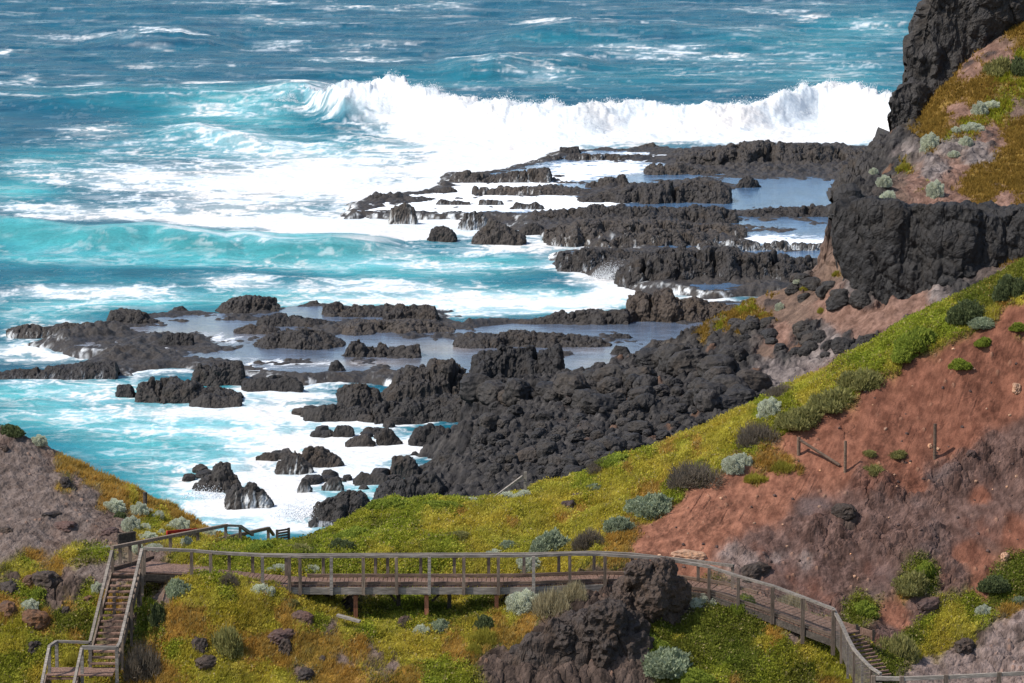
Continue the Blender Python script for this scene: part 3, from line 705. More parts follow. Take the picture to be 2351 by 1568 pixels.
NEARP = [(105, 782), (190, 756), (250, 735), (420, 716), (500, 716), (640, 706), (740, 698), (860, 700), (1005, 708), (1060, 738), (1200, 738), (1440, 708), (1560, 690), (1800, 690), (1800, 880), (1400, 905), (1240, 872), (1090, 872), (950, 868), (860, 862), (700, 868), (560, 852), (450, 840), (330, 838), (195, 858), (180, 838), (280, 806), (150, 796)]
NEARB = [(360, 782, 160, 16, .30), (300, 822, 150, 14, .26), (480, 800, 80, 12, .2), (250, 765, 110, 10, .35), (150, 778, 60, 8, .3), (270, 815, 110, 12, .28), (230, 845, 60, 8, .3), (400, 800, 60, 10, .1), (560, 732, 50, 6, .25), (800, 755, 160, 12, .2), (1250, 740, 160, 6, .3), (1100, 745, 60, 6, .35), (1560, 735, 120, 8, .3), (1500, 765, 80, 4, -.1), (700, 862, 150, 6, .25), (900, 860, 60, 8, .2), (1000, 755, 60, 6, .15),
         (690, 718, 60, 8, -.35), (1010, 800, 100, 12, -.25), (560, 815, 120, 12, -.2), (1420, 835, 140, 14, -.25), (1350, 755, 130, 6, -.3), (1550, 760, 80, 8, -.3), (480, 742, 100, 6, -.2)]
NEARF = [(400, 770, 200, 20, .28, .6), (300, 800, 150, 14, .45, .7), (250, 775, 150, 20, .0, .5), (520, 780, 80, 14, .3, .2), (560, 830, 200, 14, .35, .15), (300, 835, 140, 12, .6, .3), (720, 835, 160, 10, .25, .6), (1000, 800, 110, 18, .05, 1), (880, 835, 120, 10, .1, .8), (1430, 835, 150, 18, .15, .9), (1360, 805, 80, 10, 0, .6), (480, 850, 150, 8, .8, 0)]
platform('rock_platform', NEARP, .32, NEARB, -.118, .068, 318, 432, 900, 420, NEARF, 3)
FARP = [(795, 468), (850, 452), (985, 436), (1030, 412), (1050, 397), (1130, 392), (1225, 372), (1285, 347), (1440, 340), (1500, 336), (1580, 346), (1680, 330), (1760, 324), (1950, 336), (2150, 345), (2150, 660), (1830, 660), (1760, 662), (1640, 668), (1500, 655), (1430, 632), (1380, 610), (1300, 590), (1285, 574), (1350, 566), (1470, 574), (1450, 562), (1360, 545), (1260, 530), (1190, 512), (1190, 500), (1060, 492), (930, 488), (830, 488)]
FARB = [(1700, 365, 250, 22, .55), (1850, 390, 180, 18, .5), (1950, 360, 100, 20, .4), (1450, 440, 160, 14, .4), (1600, 425, 90, 10, .4), (1400, 515, 160, 20, .55), (1600, 540, 160, 20, .5), (1350, 545, 100, 10, .35), (1300, 500, 120, 10, .4), (1800, 490, 120, 8, .5), (1480, 600, 160, 18, .4), (1700, 600, 180, 18, .45), (1700, 640, 140, 12, .5), (1850, 620, 100, 14, .5), (1150, 408, 80, 8, .3), (1230, 440, 100, 8, .35), (900, 458, 60, 6, .4), (1560, 385, 60, 5, .3),
        (1770, 455, 150, 16, -.7), (1850, 425, 100, 8, -.6), (1570, 466, 50, 8, -.5), (1400, 385, 150, 18, -.3), (1200, 475, 150, 12, -.25), (1830, 545, 150, 10, -.55), (1860, 590, 80, 8, -.55), (1440, 455, 60, 6, -.4)]
FARF = [(1380, 385, 170, 22, .75, .1), (1480, 355, 120, 14, .55, .1), (1700, 395, 120, 6, .7, .0), (1250, 410, 130, 14, .6, 0), (1080, 455, 260, 28, 1.2, 0), (1250, 470, 120, 12, 1.0, 0), (1350, 465, 80, 8, .8, 0), (1830, 555, 150, 10, .65, 0), (1680, 548, 90, 8, .6, 0), (1800, 540, 120, 8, .35, .1), (950, 470, 160, 20, 1.3, 0), (1100, 425, 130, 10, 1.0, 0), (1360, 570, 130, 6, 1, 0)]
platform('rock_platform', FARP, .6, FARB, -.045, .105, 396, 640, 780, 560, FARF, 9, .55)

# ------------------------------------------------------------------ outcrops standing on and off the platforms
OC = [
 # near platform
 ('dark knob at the seaward end of the near rock platform', [(243, 742), (255, 716), (280, 708), (310, 712), (335, 722), (360, 738)], 746, 6, {}),
 ('small knob on the outer rim of the near platform, right of the end knob', [(392, 716), (402, 706), (418, 703), (432, 715)], 719, 2.5, {}),
 ('low ledge joining two knobs on the outer rim of the near platform', [(335, 722), (370, 718), (400, 717), (455, 716)], 725, 3, {}),
 ('tall double-humped outcrop on the outer rim left of the blue pool', [(497, 715), (510, 695), (550, 680), (575, 677), (600, 682), (640, 688), (642, 712)], 719, 7, {}),
 ('little block beside the blue pool on the outer rim', [(700, 699), (712, 692), (728, 689), (736, 700)], 703, 2.5, {}),
 ('long low outcrop behind the blue pool', [(742, 705), (765, 695), (800, 698), (845, 701), (890, 704)], 730, 8, {}),
 ('square-shouldered black block at the outer rim, mid platform', [(884, 722), (886, 701), (925, 697), (944, 707), (952, 701), (998, 702), (1003, 724)], 742, 7, {'sharp': 4}),
 ('broad rough outcrop in front of the square-shouldered block', [(772, 748), (800, 739), (900, 734), (1000, 738), (1045, 756)], 772, 13, {}),
 ('rough flat outcrop in front of the blue pool', [(590, 740), (602, 724), (660, 718), (720, 730), (768, 744)], 755, 9, {}),
 ('low outcrop left of the biggest mound on the near platform', [(538, 756), (570, 746), (610, 745), (642, 754)], 771, 7, {}),
 ('biggest black mound in the middle of the near platform', [(584, 797), (610, 775), (660, 755), (700, 752), (740, 765), (788, 788)], 806, 11, {}),
 ('lone black outcrop on the wet left half of the platform', [(358, 786), (385, 766), (420, 762), (444, 772)], 796, 4, {}),
 ('lumpy chain of boulders right of the biggest mound', [(790, 808), (802, 786), (825, 776), (840, 792), (860, 778), (880, 785), (890, 802), (930, 799), (960, 795), (964, 816)], 824, 6, {}),
 ('upright craggy rock on the platform edge above the cove', [(444, 858), (455, 836), (500, 826), (545, 826), (562, 840), (556, 856)], 874, 6, {}),
 ('wide black rock pile in the white water below the platform edge', [(314, 902), (320, 880), (340, 871), (400, 870), (450, 875), (470, 892), (500, 886), (540, 900), (554, 908)], 917, 7, {}),
 ('low foot of the wide rock pile, nearest the cove', [(438, 917), (470, 905), (520, 902), (553, 911)], 926, 3, {}),
 ('small square rock left of the wide rock pile', [(269, 900), (274, 885), (300, 883), (309, 899)], 905, 2.5, {'sharp': 4}),
 ('pointed boulder alone at the inner platform edge', [(757, 846), (762, 830), (775, 827), (790, 847)], 854, 2.5, {}),
 ('string of low rocks along the inner edge of the near platform', [(558, 875), (600, 866), (640, 869), (656, 861), (680, 870), (692, 882)], 888, 4, {}),
 ('big rounded block standing in white water beside a long dark ledge', [(776, 932), (781, 896), (800, 882), (840, 880), (866, 890), (876, 915), (880, 932)], 942, 5, {'sharp': 3.4}),
 ('splintered rocks at the foot of the big rounded block', [(700, 945), (740, 930), (800, 928), (850, 938)], 956, 3.5, {}),
 ('massive overhanging outcrop between the cove and the sand pool', [(878, 912), (900, 887), (915, 860), (950, 840), (1000, 830), (1042, 832), (1080, 846), (1092, 872), (1085, 888)], 922, 9, {'sharp': 3}),
 ('dark wet ledge in front of the massive overhanging outcrop', [(860, 930), (900, 918), (980, 912), (1060, 910), (1086, 920)], 962, 8, {}),
 ('wide black outcrop crossing the sand pool, farther one', [(1043, 782), (1080, 766), (1140, 765), (1230, 760), (1300, 768), (1380, 779), (1402, 792)], 803, 10, {}),
 ('wide black outcrop crossing the sand pool, nearer one', [(1084, 850), (1090, 820), (1110, 803), (1160, 796), (1230, 800), (1282, 800), (1292, 832), (1292, 862)], 884, 12, {}),
 ('bulging outcrop at the head of the boulder beach', [(1084, 908), (1100, 882), (1150, 871), (1200, 874), (1245, 868), (1290, 880), (1300, 905)], 930, 8, {}),
 ('tall rounded crag beside the sand pool above the boulder beach', [(1255, 890), (1265, 862), (1290, 845), (1312, 850), (1332, 890), (1336, 905)], 918, 6, {}),
 ('largest block at the outer rim near the headland', [(1440, 714), (1444, 676), (1480, 669), (1522, 667), (1570, 680), (1630, 690), (1710, 706)], 742, 12, {'sharp': 3}),
 ('low rim of rock left of the largest block', [(1198, 742), (1260, 723), (1300, 713), (1360, 711), (1442, 713)], 748, 7, {}),
 ('small dark rock lying in the pool behind the sand', [(1399, 775), (1410, 765), (1445, 767), (1450, 776)], 779, 2.5, {}),
 ('dark outcrop in the pools right of the sand, under the headland', [(1478, 800), (1500, 783), (1560, 778), (1610, 775), (1660, 790)], 814, 8, {}),
 ('small flat rock on the sand of the pool', [(1404, 806), (1415, 795), (1440, 797), (1448, 810)], 816, 2.5, {}),
 # surf of the cove
 ('rough boulder mass with spray behind it, farther half', [(942, 1008), (952, 985), (990, 975), (1030, 984), (1042, 1000)], 1021, 5, {}),
 ('dark boulder mass at the left end of the boulder beach', [(1028, 1000), (1042, 978), (1070, 970), (1100, 976), (1110, 1000)], 1014, 4, {}),
 ('small rock awash left of the boulder beach, farthest of three', [(764, 992), (775, 976), (800, 975), (812, 985)], 996, 2, {}),
 ('small rock awash left of the boulder beach, widest of three', [(796, 1012), (820, 1000), (845, 997), (860, 1015)], 1019, 2, {}),
 ('small rock awash left of the boulder beach, nearest the spray', [(868, 998), (885, 982), (905, 990), (922, 1012)], 1016, 2, {}),
 ('long sloping black slab alone in white water', [(668, 1036), (680, 1022), (740, 1028), (772, 1045), (784, 1060)], 1068, 3, {}),
 ('low rock awash below the long sloping slab', [(634, 1064), (660, 1045), (695, 1050), (716, 1075)], 1082, 3, {'casc': .35}),
 ('tiny rock left of the long sloping slab', [(591, 1048), (604, 1040), (622, 1038), (634, 1046)], 1053, 1.6, {}),
 ('slender rock stack with a knob on top in the cove', [(446, 1112), (470, 1096), (490, 1086), (496, 1064), (512, 1058), (526, 1064), (534, 1090), (546, 1094)], 1122, 3, {}),
 ('rock with water streaming off it beside the knobbed stack', [(520, 1128), (545, 1112), (560, 1118), (580, 1108), (600, 1120), (608, 1136), (622, 1150)], 1158, 3, {'casc': .35}),
 ('squat block at the foot of the boulder beach, left one', [(898, 1076), (905, 1051), (938, 1047), (958, 1062), (964, 1078)], 1084, 2.5, {'sharp': 3.2}),
 ('long black block at the foot of the boulder beach, right one', [(960, 1076), (990, 1056), (1012, 1040), (1050, 1042), (1090, 1058), (1102, 1078)], 1084, 4, {}),
 ('broad boulder in the shallows below the squat block', [(862, 1132), (880, 1111), (930, 1095), (990, 1090), (1014, 1106)], 1145, 4, {}),
 ('small boulder in the shallows under the long block', [(1012, 1098), (1040, 1084), (1065, 1089), (1076, 1102)], 1108, 2, {}),
 ('boulder close to the pale cushion bushes of the grassy spur', [(1054, 1130), (1070, 1105), (1110, 1098), (1150, 1100), (1178, 1118)], 1146, 4, {}),
 ('pair of small wet rocks in the foam, upright one', [(686, 1118), (695, 1099), (708, 1103), (714, 1120)], 1124, 1.5, {'casc': .3}),
 ('pair of small wet rocks in the foam, leaning one', [(742, 1114), (760, 1096), (778, 1096), (786, 1108)], 1118, 1.5, {'casc': .4}),
 ('low double rock in foam left of the squat block', [(814, 1098), (830, 1082), (850, 1090), (880, 1084), (892, 1096)], 1104, 2.5, {}),
 ('biggest boulder of the cove, beside the bright green end of the spur', [(722, 1182), (728, 1160), (760, 1142), (800, 1127), (832, 1130), (850, 1150), (854, 1170)], 1192, 4, {'sharp': 3}),
 ('wet rock skirt in front of the biggest cove boulder', [(712, 1196), (740, 1182), (800, 1180), (850, 1178)], 1204, 2.5, {'casc': .2}),
 ('dark rock peeping out at the tip of the grassy spur', [(716, 1226), (730, 1216), (752, 1216), (762, 1224)], 1232, 2, {}),
 # far platform
 ('square boulder perched on the far platform near the breaker', [(1284, 352), (1286, 338), (1328, 338), (1334, 352)], 358, 4, {'sharp': 4}),
 ('flat rim of rock under the perched square boulder', [(1222, 374), (1245, 362), (1290, 354), (1380, 352), (1450, 360)], 374, 6, {'casc': .3}),
 ('low dark rock at the outer edge of the far platform', [(1448, 345), (1465, 334), (1500, 328), (1518, 341)], 346, 4, {}),
 ('long dark ridge along the outer edge of the far platform', [(1555, 362), (1600, 347), (1680, 331), (1760, 325), (1850, 330), (1950, 340), (2040, 352)], 392, 20, {}),
 ('dark shelf between foam and the blue pool', [(1480, 386), (1520, 375), (1560, 380), (1640, 392), (1700, 402)], 408, 10, {}),
 ('knobby rim on the left shoulder of the far platform', [(1026, 424), (1040, 406), (1070, 395), (1130, 400), (1185, 392), (1262, 386)], 426, 7, {'casc': .3}),
 ('broken ridge in foam on the left of the far platform', [(1088, 428), (1150, 430), (1230, 431), (1330, 440), (1348, 452)], 456, 7, {'casc': .35}),
 ('rounded rise just left of the central ridge', [(1346, 424), (1390, 406), (1432, 405), (1450, 428)], 438, 5, {}),
 ('central dark ridge left of the blue pool', [(1326, 458), (1420, 436), (1480, 419), (1560, 415), (1640, 418), (1676, 430)], 474, 12, {}),
 ('rounded boulder standing in the blue pool', [(1688, 431), (1700, 409), (1720, 405), (1748, 428)], 437, 3.5, {}),
 ('wide rough rise in front of the central ridge', [(1226, 492), (1330, 480), (1420, 470), (1500, 480), (1600, 470), (1690, 482)], 522, 14, {}),
 ('row of dark rocks along the near edge of the blue pool', [(1690, 494), (1740, 480), (1830, 476), (1950, 470)], 506, 8, {}),
 ('broad brown-black flat in the front of the far platform', [(1252, 528), (1350, 504), (1500, 506), (1600, 514), (1710, 522)], 558, 16, {'casc': .15}),
 ('steep front edge of the far platform above the channel', [(1368, 552), (1440, 536), (1560, 530), (1650, 542)], 574, 9, {'casc': .2}),
 ('long tongue of rock jutting into the turquoise channel', [(1282, 578), (1330, 570), (1420, 576), (1500, 582), (1560, 590)], 618, 10, {'casc': .25}),
 ('cascading rock wall at the channel, largest of the far platform', [(1416, 618), (1480, 582), (1560, 570), (1650, 570), (1750, 580), (1830, 590), (1960, 598)], 656, 13, {'casc': .05}),
 ('spilling ledge with little waterfalls under the blue pools', [(1600, 560), (1680, 552), (1800, 556), (1940, 566)], 584, 6, {'casc': .75}),
 ('round wet boulder left of the waterfall boulder', [(984, 538), (992, 524), (1015, 519), (1036, 526), (1046, 542)], 551, 4, {'sharp': 3}),
 ('largest boulder in the white water below the far platform', [(1086, 548), (1105, 526), (1126, 510), (1160, 517), (1182, 526), (1204, 544)], 556, 5, {}),
 ('boulder close right of the largest white-water boulder', [(1192, 530), (1205, 514), (1235, 511), (1258, 526)], 535, 4, {}),
 ('rock with falling water at the left end of the far platform', [(896, 500), (902, 478), (930, 464), (950, 475), (956, 498)], 512, 4, {'casc': .7}),
 ('low dark crest at the left tip of the far platform', [(836, 462), (850, 447), (882, 446), (905, 455), (960, 452)], 468, 4, {'casc': .4}),
 ('rock veiled by a waterfall above the largest white-water boulder', [(1056, 516), (1066, 492), (1090, 485), (1112, 494), (1118, 514)], 524, 4, {'casc': .8}),
 ('small dark rocks awash behind the veiled rock', [(1000, 470), (1012, 456), (1034, 460), (1080, 464), (1100, 458), (1150, 462), (1158, 474)], 478, 4, {'casc': .5}),
 ('pair of dark rocks right of the veiled rock', [(1166, 484), (1185, 466), (1212, 470), (1230, 463), (1252, 478)], 488, 4, {'casc': .6}),
 ('low rock on the left shoulder below the knobby rim', [(976, 446), (1000, 434), (1035, 430), (1050, 438)], 449, 4, {'casc': .3}),
 ('low dark rocks awash left of the near platform', [(18, 756), (60, 744), (120, 748), (150, 741), (205, 742), (240, 752)], 766, 5, {'casc': .2}),
 ('brown shelf of rock under a sheet of water at the left edge', [(-30, 858), (60, 846), (140, 838), (230, 830), (268, 834)], 866, 6, {'casc': .1, 'mat': 'plat'}),
]
for lab, prof, base, dep, kw in OC:
    if base < 662: kw.setdefault('mat', 'shelf')
    elif base < 830 and 'mat' not in kw and prof[-1][0] - prof[0][0] > 150: kw['mat'] = 'shelf'
    outcrop(lab, prof, base, dep, group='basalt outcrops of the far platform' if base < 662 else 'basalt outcrops of the near platform' if base < 930 else 'basalt boulders in the cove', **kw)
# ------------------------------------------------------------------ land as height fields through surveyed points
class Land:
    def __init__(self, ctrl, extra=()):
        P = np.array([tuple(W(*c)) for c in ctrl] + [tuple(e) for e in extra], float)
        self.c = P[:, :2]
        n = len(P)
        D = np.linalg.norm(self.c[:, None] - self.c[None], axis=2)
        Q = np.concatenate([np.ones((n, 1)), self.c], 1)
        K = np.block([[D + 0 * np.eye(n), Q], [Q.T, np.zeros((3, 3))]])
        self.w = np.linalg.solve(K, np.concatenate([P[:, 2], np.zeros(3)]))
    def base(self, X, Y):
        sh = X.shape; X = X.ravel(); Y = Y.ravel()
        out = self.w[-3] + self.w[-2] * X + self.w[-1] * Y
        for i in range(0, len(X), 60000):
            s = slice(i, i + 60000)
            D = np.sqrt((X[s, None] - self.c[None, :, 0]) ** 2 + (Y[s, None] - self.c[None, :, 1]) ** 2)
            out[s] += D @ self.w[:-3]
        return out.reshape(sh)
    def grid(self, a0, a1, na, ys):
        self.az = np.linspace(a0, a1, na); self.ys = ys
        A, self.Y = np.meshgrid(self.az, ys, indexing='ij')
        self.X = A * self.Y
        self.Z = self.base(self.X, self.Y)
    def hit(self, px, py, y0=None):
        """first point of this land met by the sight line through (px, py)"""
        dx, dy, dz = ray(px, py)
        a = dx / dy
        i = np.clip(np.interp(a, self.az, np.arange(len(self.az))), 0, len(self.az) - 1.001)
        k = int(i); f = i - k
        z = self.Z[k] * (1 - f) + self.Z[k + 1] * f
        r = HC + dz / dy * self.ys
        m = z >= r
        if y0: m &= self.ys >= y0
        if not m.any(): return None
        j = int(np.argmax(m))
        return Vector((a * self.ys[j], self.ys[j], z[j]))
    def height(self, x, y):
        i = np.clip(np.interp(x / y, self.az, np.arange(len(self.az))), 0, len(self.az) - 1.001)
        j = np.clip(np.interp(y, self.ys, np.arange(len(self.ys))), 0, len(self.ys) - 1.001)
        i0 = int(i); j0 = int(j); u = i - i0; v = j - j0; Z = self.Z
        return (Z[i0, j0] * (1 - u) + Z[i0 + 1, j0] * u) * (1 - v) + (Z[i0, j0 + 1] * (1 - u) + Z[i0 + 1, j0 + 1] * u) * v

def seed_weights(px, py, seeds, types, power=5.0):
    w = {t: np.zeros(px.shape, np.float32) for t in types}
    px = px.astype(np.float32); py = py.astype(np.float32)
    for s in seeds:
        x, y, t = s[:3]; r = s[3] if len(s) > 3 else 1.0; asp = s[4] if len(s) > 4 else 1.0
        d2 = ((px - x) / asp) ** 2 + (py - y) ** 2
        w[t] += (r * 40.0) ** power / (d2 + 60.0) ** (power / 2)
    tot = sum(w.values())
    for t in types: w[t] = w[t] / tot
    return w

# ---------------- headland with the lava cliffs (middle distance)
HEAD = [(1080, 1050, 286), (1060, 980, 297), (1085, 900, 316), (1250, 1060, 280), (1400, 1100, 273), (1300, 900, 312), (1500, 1000, 289), (1640, 930, 298), (1500, 860, 316), (1430, 830, 322), (1560, 812, 326), (1600, 790, 327), (1550, 920, 303), (1400, 940, 303), (1200, 960, 300),
        (1640, 752, 324), (1700, 700, 322), (1770, 668, 322), (1840, 642, 322), (1920, 625, 322), (1750, 790, 311), (1680, 860, 308), (1900, 760, 310), (1850, 700, 315), (2050, 730, 308), (1800, 880, 302), (2000, 850, 299), (2100, 770, 302), (2300, 700, 300), (1800, 1000, 288), (2000, 950, 288), (2400, 750, 292),
        (1940, 655, 311.3), (2050, 680, 307.6), (2200, 662, 305.6), (2351, 622, 305), (2450, 605, 305),
        (1950, 478, 317.5), (2000, 462, 318), (2100, 470, 317.5), (2200, 478, 316), (2351, 478, 314), (2450, 478, 313),
        (1950, 440, 322), (2040, 425, 323), (2100, 400, 326), (2200, 300, 336), (2351, 60, 352), (2351, 300, 336), (2351, 400, 325), (2200, 440, 321), (2450, 200, 345),
        (1990, 362, 338), (2050, 312, 342), (2115, 300, 342), (2150, 210, 347), (2230, 130, 351), (2330, 20, 358), (2420, -60, 362), (2090, 350, 333)]
EX = []
for px, py, y in [(1560, 812, 326), (1600, 790, 327), (1640, 752, 324), (1700, 700, 322), (1770, 668, 322), (1840, 642, 322), (1920, 625, 322)]:
    p = W(px, py, y)
    EX += [(p.x - .5, p.y + 5, p.z - 2.2), (p.x - 2, p.y + 16, max(.2, p.z - 8))]
for px, py, y in [(1940, 440, 322), (1942, 405, 328), (1975, 368, 338), (2035, 318, 343)]:
    p = W(px, py, y)
    EX += [(p.x - 1.2, p.y + 1, p.z - 3), (p.x - 3.2, p.y + 4, .2), (p.x - 3, p.y + 14, .2)]
for x, y in [(-8, 300), (-8, 320), (-6, 270), (5, 335), (12, 345), (16, 365), (10, 262), (25, 262), (45, 262), (22, 380), (30, 385), (60, 385)]:
    EX.append((x, y, {True: 12., False: -1.2}[x > 40 and y < 300]))
EX += [(S(x, y, -1.3).x, S(x, y, -1.3).y, -1.6) for x, y in ((1040, 1110), (1045, 1060), (1040, 1010), (1035, 960), (1045, 920), (1060, 880), (1180, 850), (1300, 845), (1400, 838))]
EX += [tuple(W(*c)) for c in ((1916, 640, 317), (1905, 648, 322), (1912, 632, 328))]
EX += [(30, 358, 12), (34, 366, 16), (45, 370, 28), (55, 375, 32)]
HL = Land(HEAD, EX)
HL.grid(-.035, .150, 900, np.concatenate([np.arange(264, 345, .11), np.arange(345, 384, .3)]))
X, Y = HL.X, HL.Y
px, py = proj(X, Y, HL.Z)
jx = 44 * fbm2(X / 2.6, Y / 3.2, 5, 81, .62); jy = 32 * fbm2(X / 2.4, Y / 3.0, 5, 82, .62)
HT = ['k', 'r', 'b', 'o', 'g', 'c']     # black rock, red soil, brown soil, dry orange grass, green, grey scree
HSEED = [(1100, 950, 'k', 1.3), (1200, 1000, 'k', 1.3), (1300, 950, 'k', 1.3), (1400, 900, 'k', 1.2), (1500, 950, 'k', 1.2), (1600, 900, 'k', 1.2), (1680, 840, 'k', 1.1), (1600, 830, 'k'), (1400, 1050, 'k', 1.3), (1720, 900, 'k'), (1640, 800, 'k', .8), (1450, 850, 'k'), (1300, 1080, 'k'), (1200, 1100, 'k'), (1550, 830, 'o', .3), (1690, 870, 'k', 1.2),
         (1740, 760, 'k', .5), (1830, 800, 'k', .65), (1860, 770, 'k', .5), (1790, 830, 'k', .5), (1950, 790, 'k', .4), (2010, 800, 'k', .4), (1800, 770, 'r', .6), (1900, 800, 'c', .6), (1760, 810, 'b', .5), (1990, 690, 'k', .5), (1880, 830, 'c', .8), (1780, 870, 'c', .8), (1820, 720, 'b', .8),
         (1900, 700, 'r', .9), (1960, 730, 'r', 1.0), (2040, 740, 'r', 1.0), (2100, 700, 'r', 1.0), (1870, 680, 'b', .9), (1950, 680, 'c', .6), (2000, 840, 'r', .8), (1900, 860, 'r', .7), (2150, 690, 'c', .8), (2080, 780, 'r', .8), (1770, 690, 'b', .9), (2200, 680, 'k', .6), (1840, 660, 'k', .5), (1900, 640, 'b', .6), (1700, 716, 'g', .2), (1725, 698, 'g', .22), (1660, 748, 'g', .2), (1690, 740, 'o', .45), (1620, 780, 'o', .35), (1770, 680, 'o', .4), (1750, 720, 'o', .4),
         (1848, 665, 'g', .2), (1922, 632, 'g', .15), (2035, 665, 'g', .15), (1885, 720, 'g', .16), (1755, 723, 'g', .18),
         (1960, 440, 'k', 1.1), (1980, 400, 'k', 1.2), (2010, 370, 'k', 1.2), (2050, 330, 'k', 1.1), (2040, 400, 'k', .7), (2070, 350, 'c', .6), (1960, 380, 'k', 1.1),
         (2060, 440, 'b', .7), (2100, 420, 'r', .6), (2140, 400, 'c', .6), (2200, 400, 'r', .7), (2250, 360, 'c', .7), (2180, 340, 'c', .5), (2300, 400, 'o', .8), (2250, 430, 'o', .8), (2340, 350, 'o', .9), (2130, 450, 'r', .7), (2200, 460, 'r', .6), (2300, 460, 'r', .7), (2340, 290, 'o', .7), (2280, 310, 'r', .8), (2340, 250, 'b', .7),
         (2150, 260, 'o', .8), (2180, 230, 'o', .7), (2130, 300, 'o', .6), (2200, 250, 'r', .8), (2250, 200, 'o', .8), (2290, 130, 'r', .8), (2330, 60, 'o', .7), (2230, 160, 'r', .6), (2300, 170, 'g', .35), (2290, 90, 'b', .6),
         (2320, 240, 'g', .45), (2280, 265, 'g', .45), (2240, 295, 'g', .4), (2180, 330, 'g', .3), (2350, 210, 'g', .45), (2080, 385, 'g', .25), (2125, 430, 'g', .2), (2050, 410, 'g', .2), (2330, 130, 'g', .4)]
HW = seed_weights(px + jx, py + jy, HSEED, HT)
w1, w2, wid = worley2(X / 1.25 + .4 * fbm2(X, Y, 2, 83), Y / 1.6, 84)
v1, v2, vid = worley2(X / .5, Y / .62, 85)
rockh = (1.0 * np.clip(.8 - w1, -.2, 1) + .5 * np.clip(.7 - v1, -.2, 1) + .8 * fbm2(X / 4, Y / 5, 4, 86))
soil = .55 * fbm2(X / 5, Y / 6, 5, 87, .55) + .22 * fbm2(X / 1.1, Y / 1.4, 4, 88, .6, True)
out = sstep(.1, .5, fbm2(X / 3.2, Y / 4, 4, 89))
HL.Z = HL.Z + HW['k'] * rockh * .85 + HW['c'] * (rockh * .45) + (1 - HW['k']) * (soil * .7 + out * np.clip(.7 - w1, 0, 1) * .5)
HP = {'k': ((.022, .021, .022), (.06, .054, .05)), 'r': ((.115, .064, .046), (.22, .130, .098)), 'b': ((.10, .066, .05), (.16, .105, .078)), 'o': ((.15, .085, .025), (.235, .155, .035)), 'g': ((.13, .14, .02), (.24, .23, .03)), 'c': ((.085, .07, .066), (.20, .165, .15))}
q = sstep(.3, .7, fbm2(X / .8, Y / 1.0, 4, 90, .6) * .5 + .5)[..., None]
col = sum(HW[t][..., None] * (np.array(HP[t][0]) * (1 - q) + np.array(HP[t][1]) * q) for t in HT)
kk = sstep(.35, .75, out * np.clip(1.1 - w1, 0, 1) + .35 * fbm2(X / .9, Y, 3, 91)) * (1 - HW['k']) * (1 - HW['g'] - HW['o'])
col = col + (np.array([.035, .031, .031]) - col) * np.clip(kk, 0, 1)[..., None] * .8
# scattered pale stones and rusty faces in the boulder heap
ru = ((wid % 11) == 3) * sstep(.45, .2, w1) * HW['k'] * sstep(1250, 1450, px)
col = col + (np.array([.16, .085, .05]) - col) * (ru * .6)[..., None]
V = np.stack([X, Y, HL.Z], -1)
nn = grid_normals(V); nn *= np.sign(nn[..., 2:3])
side = fbm2(X / .9, HL.Z / .7, 3, 92)[..., None] * (1 - nn[..., 2:3]) * .6
V = V + nn * side
HL.V = V
me = raw_mesh('headland', V.reshape(-1, 3), grid_faces(*X.shape, keep=HL.Z > -1.0), {'Col': np.clip(col, 0, 1).reshape(-1, 3)}, None, False)
tag(link('headland', me, M['head']), kind='structure')
HPX = (px, py)

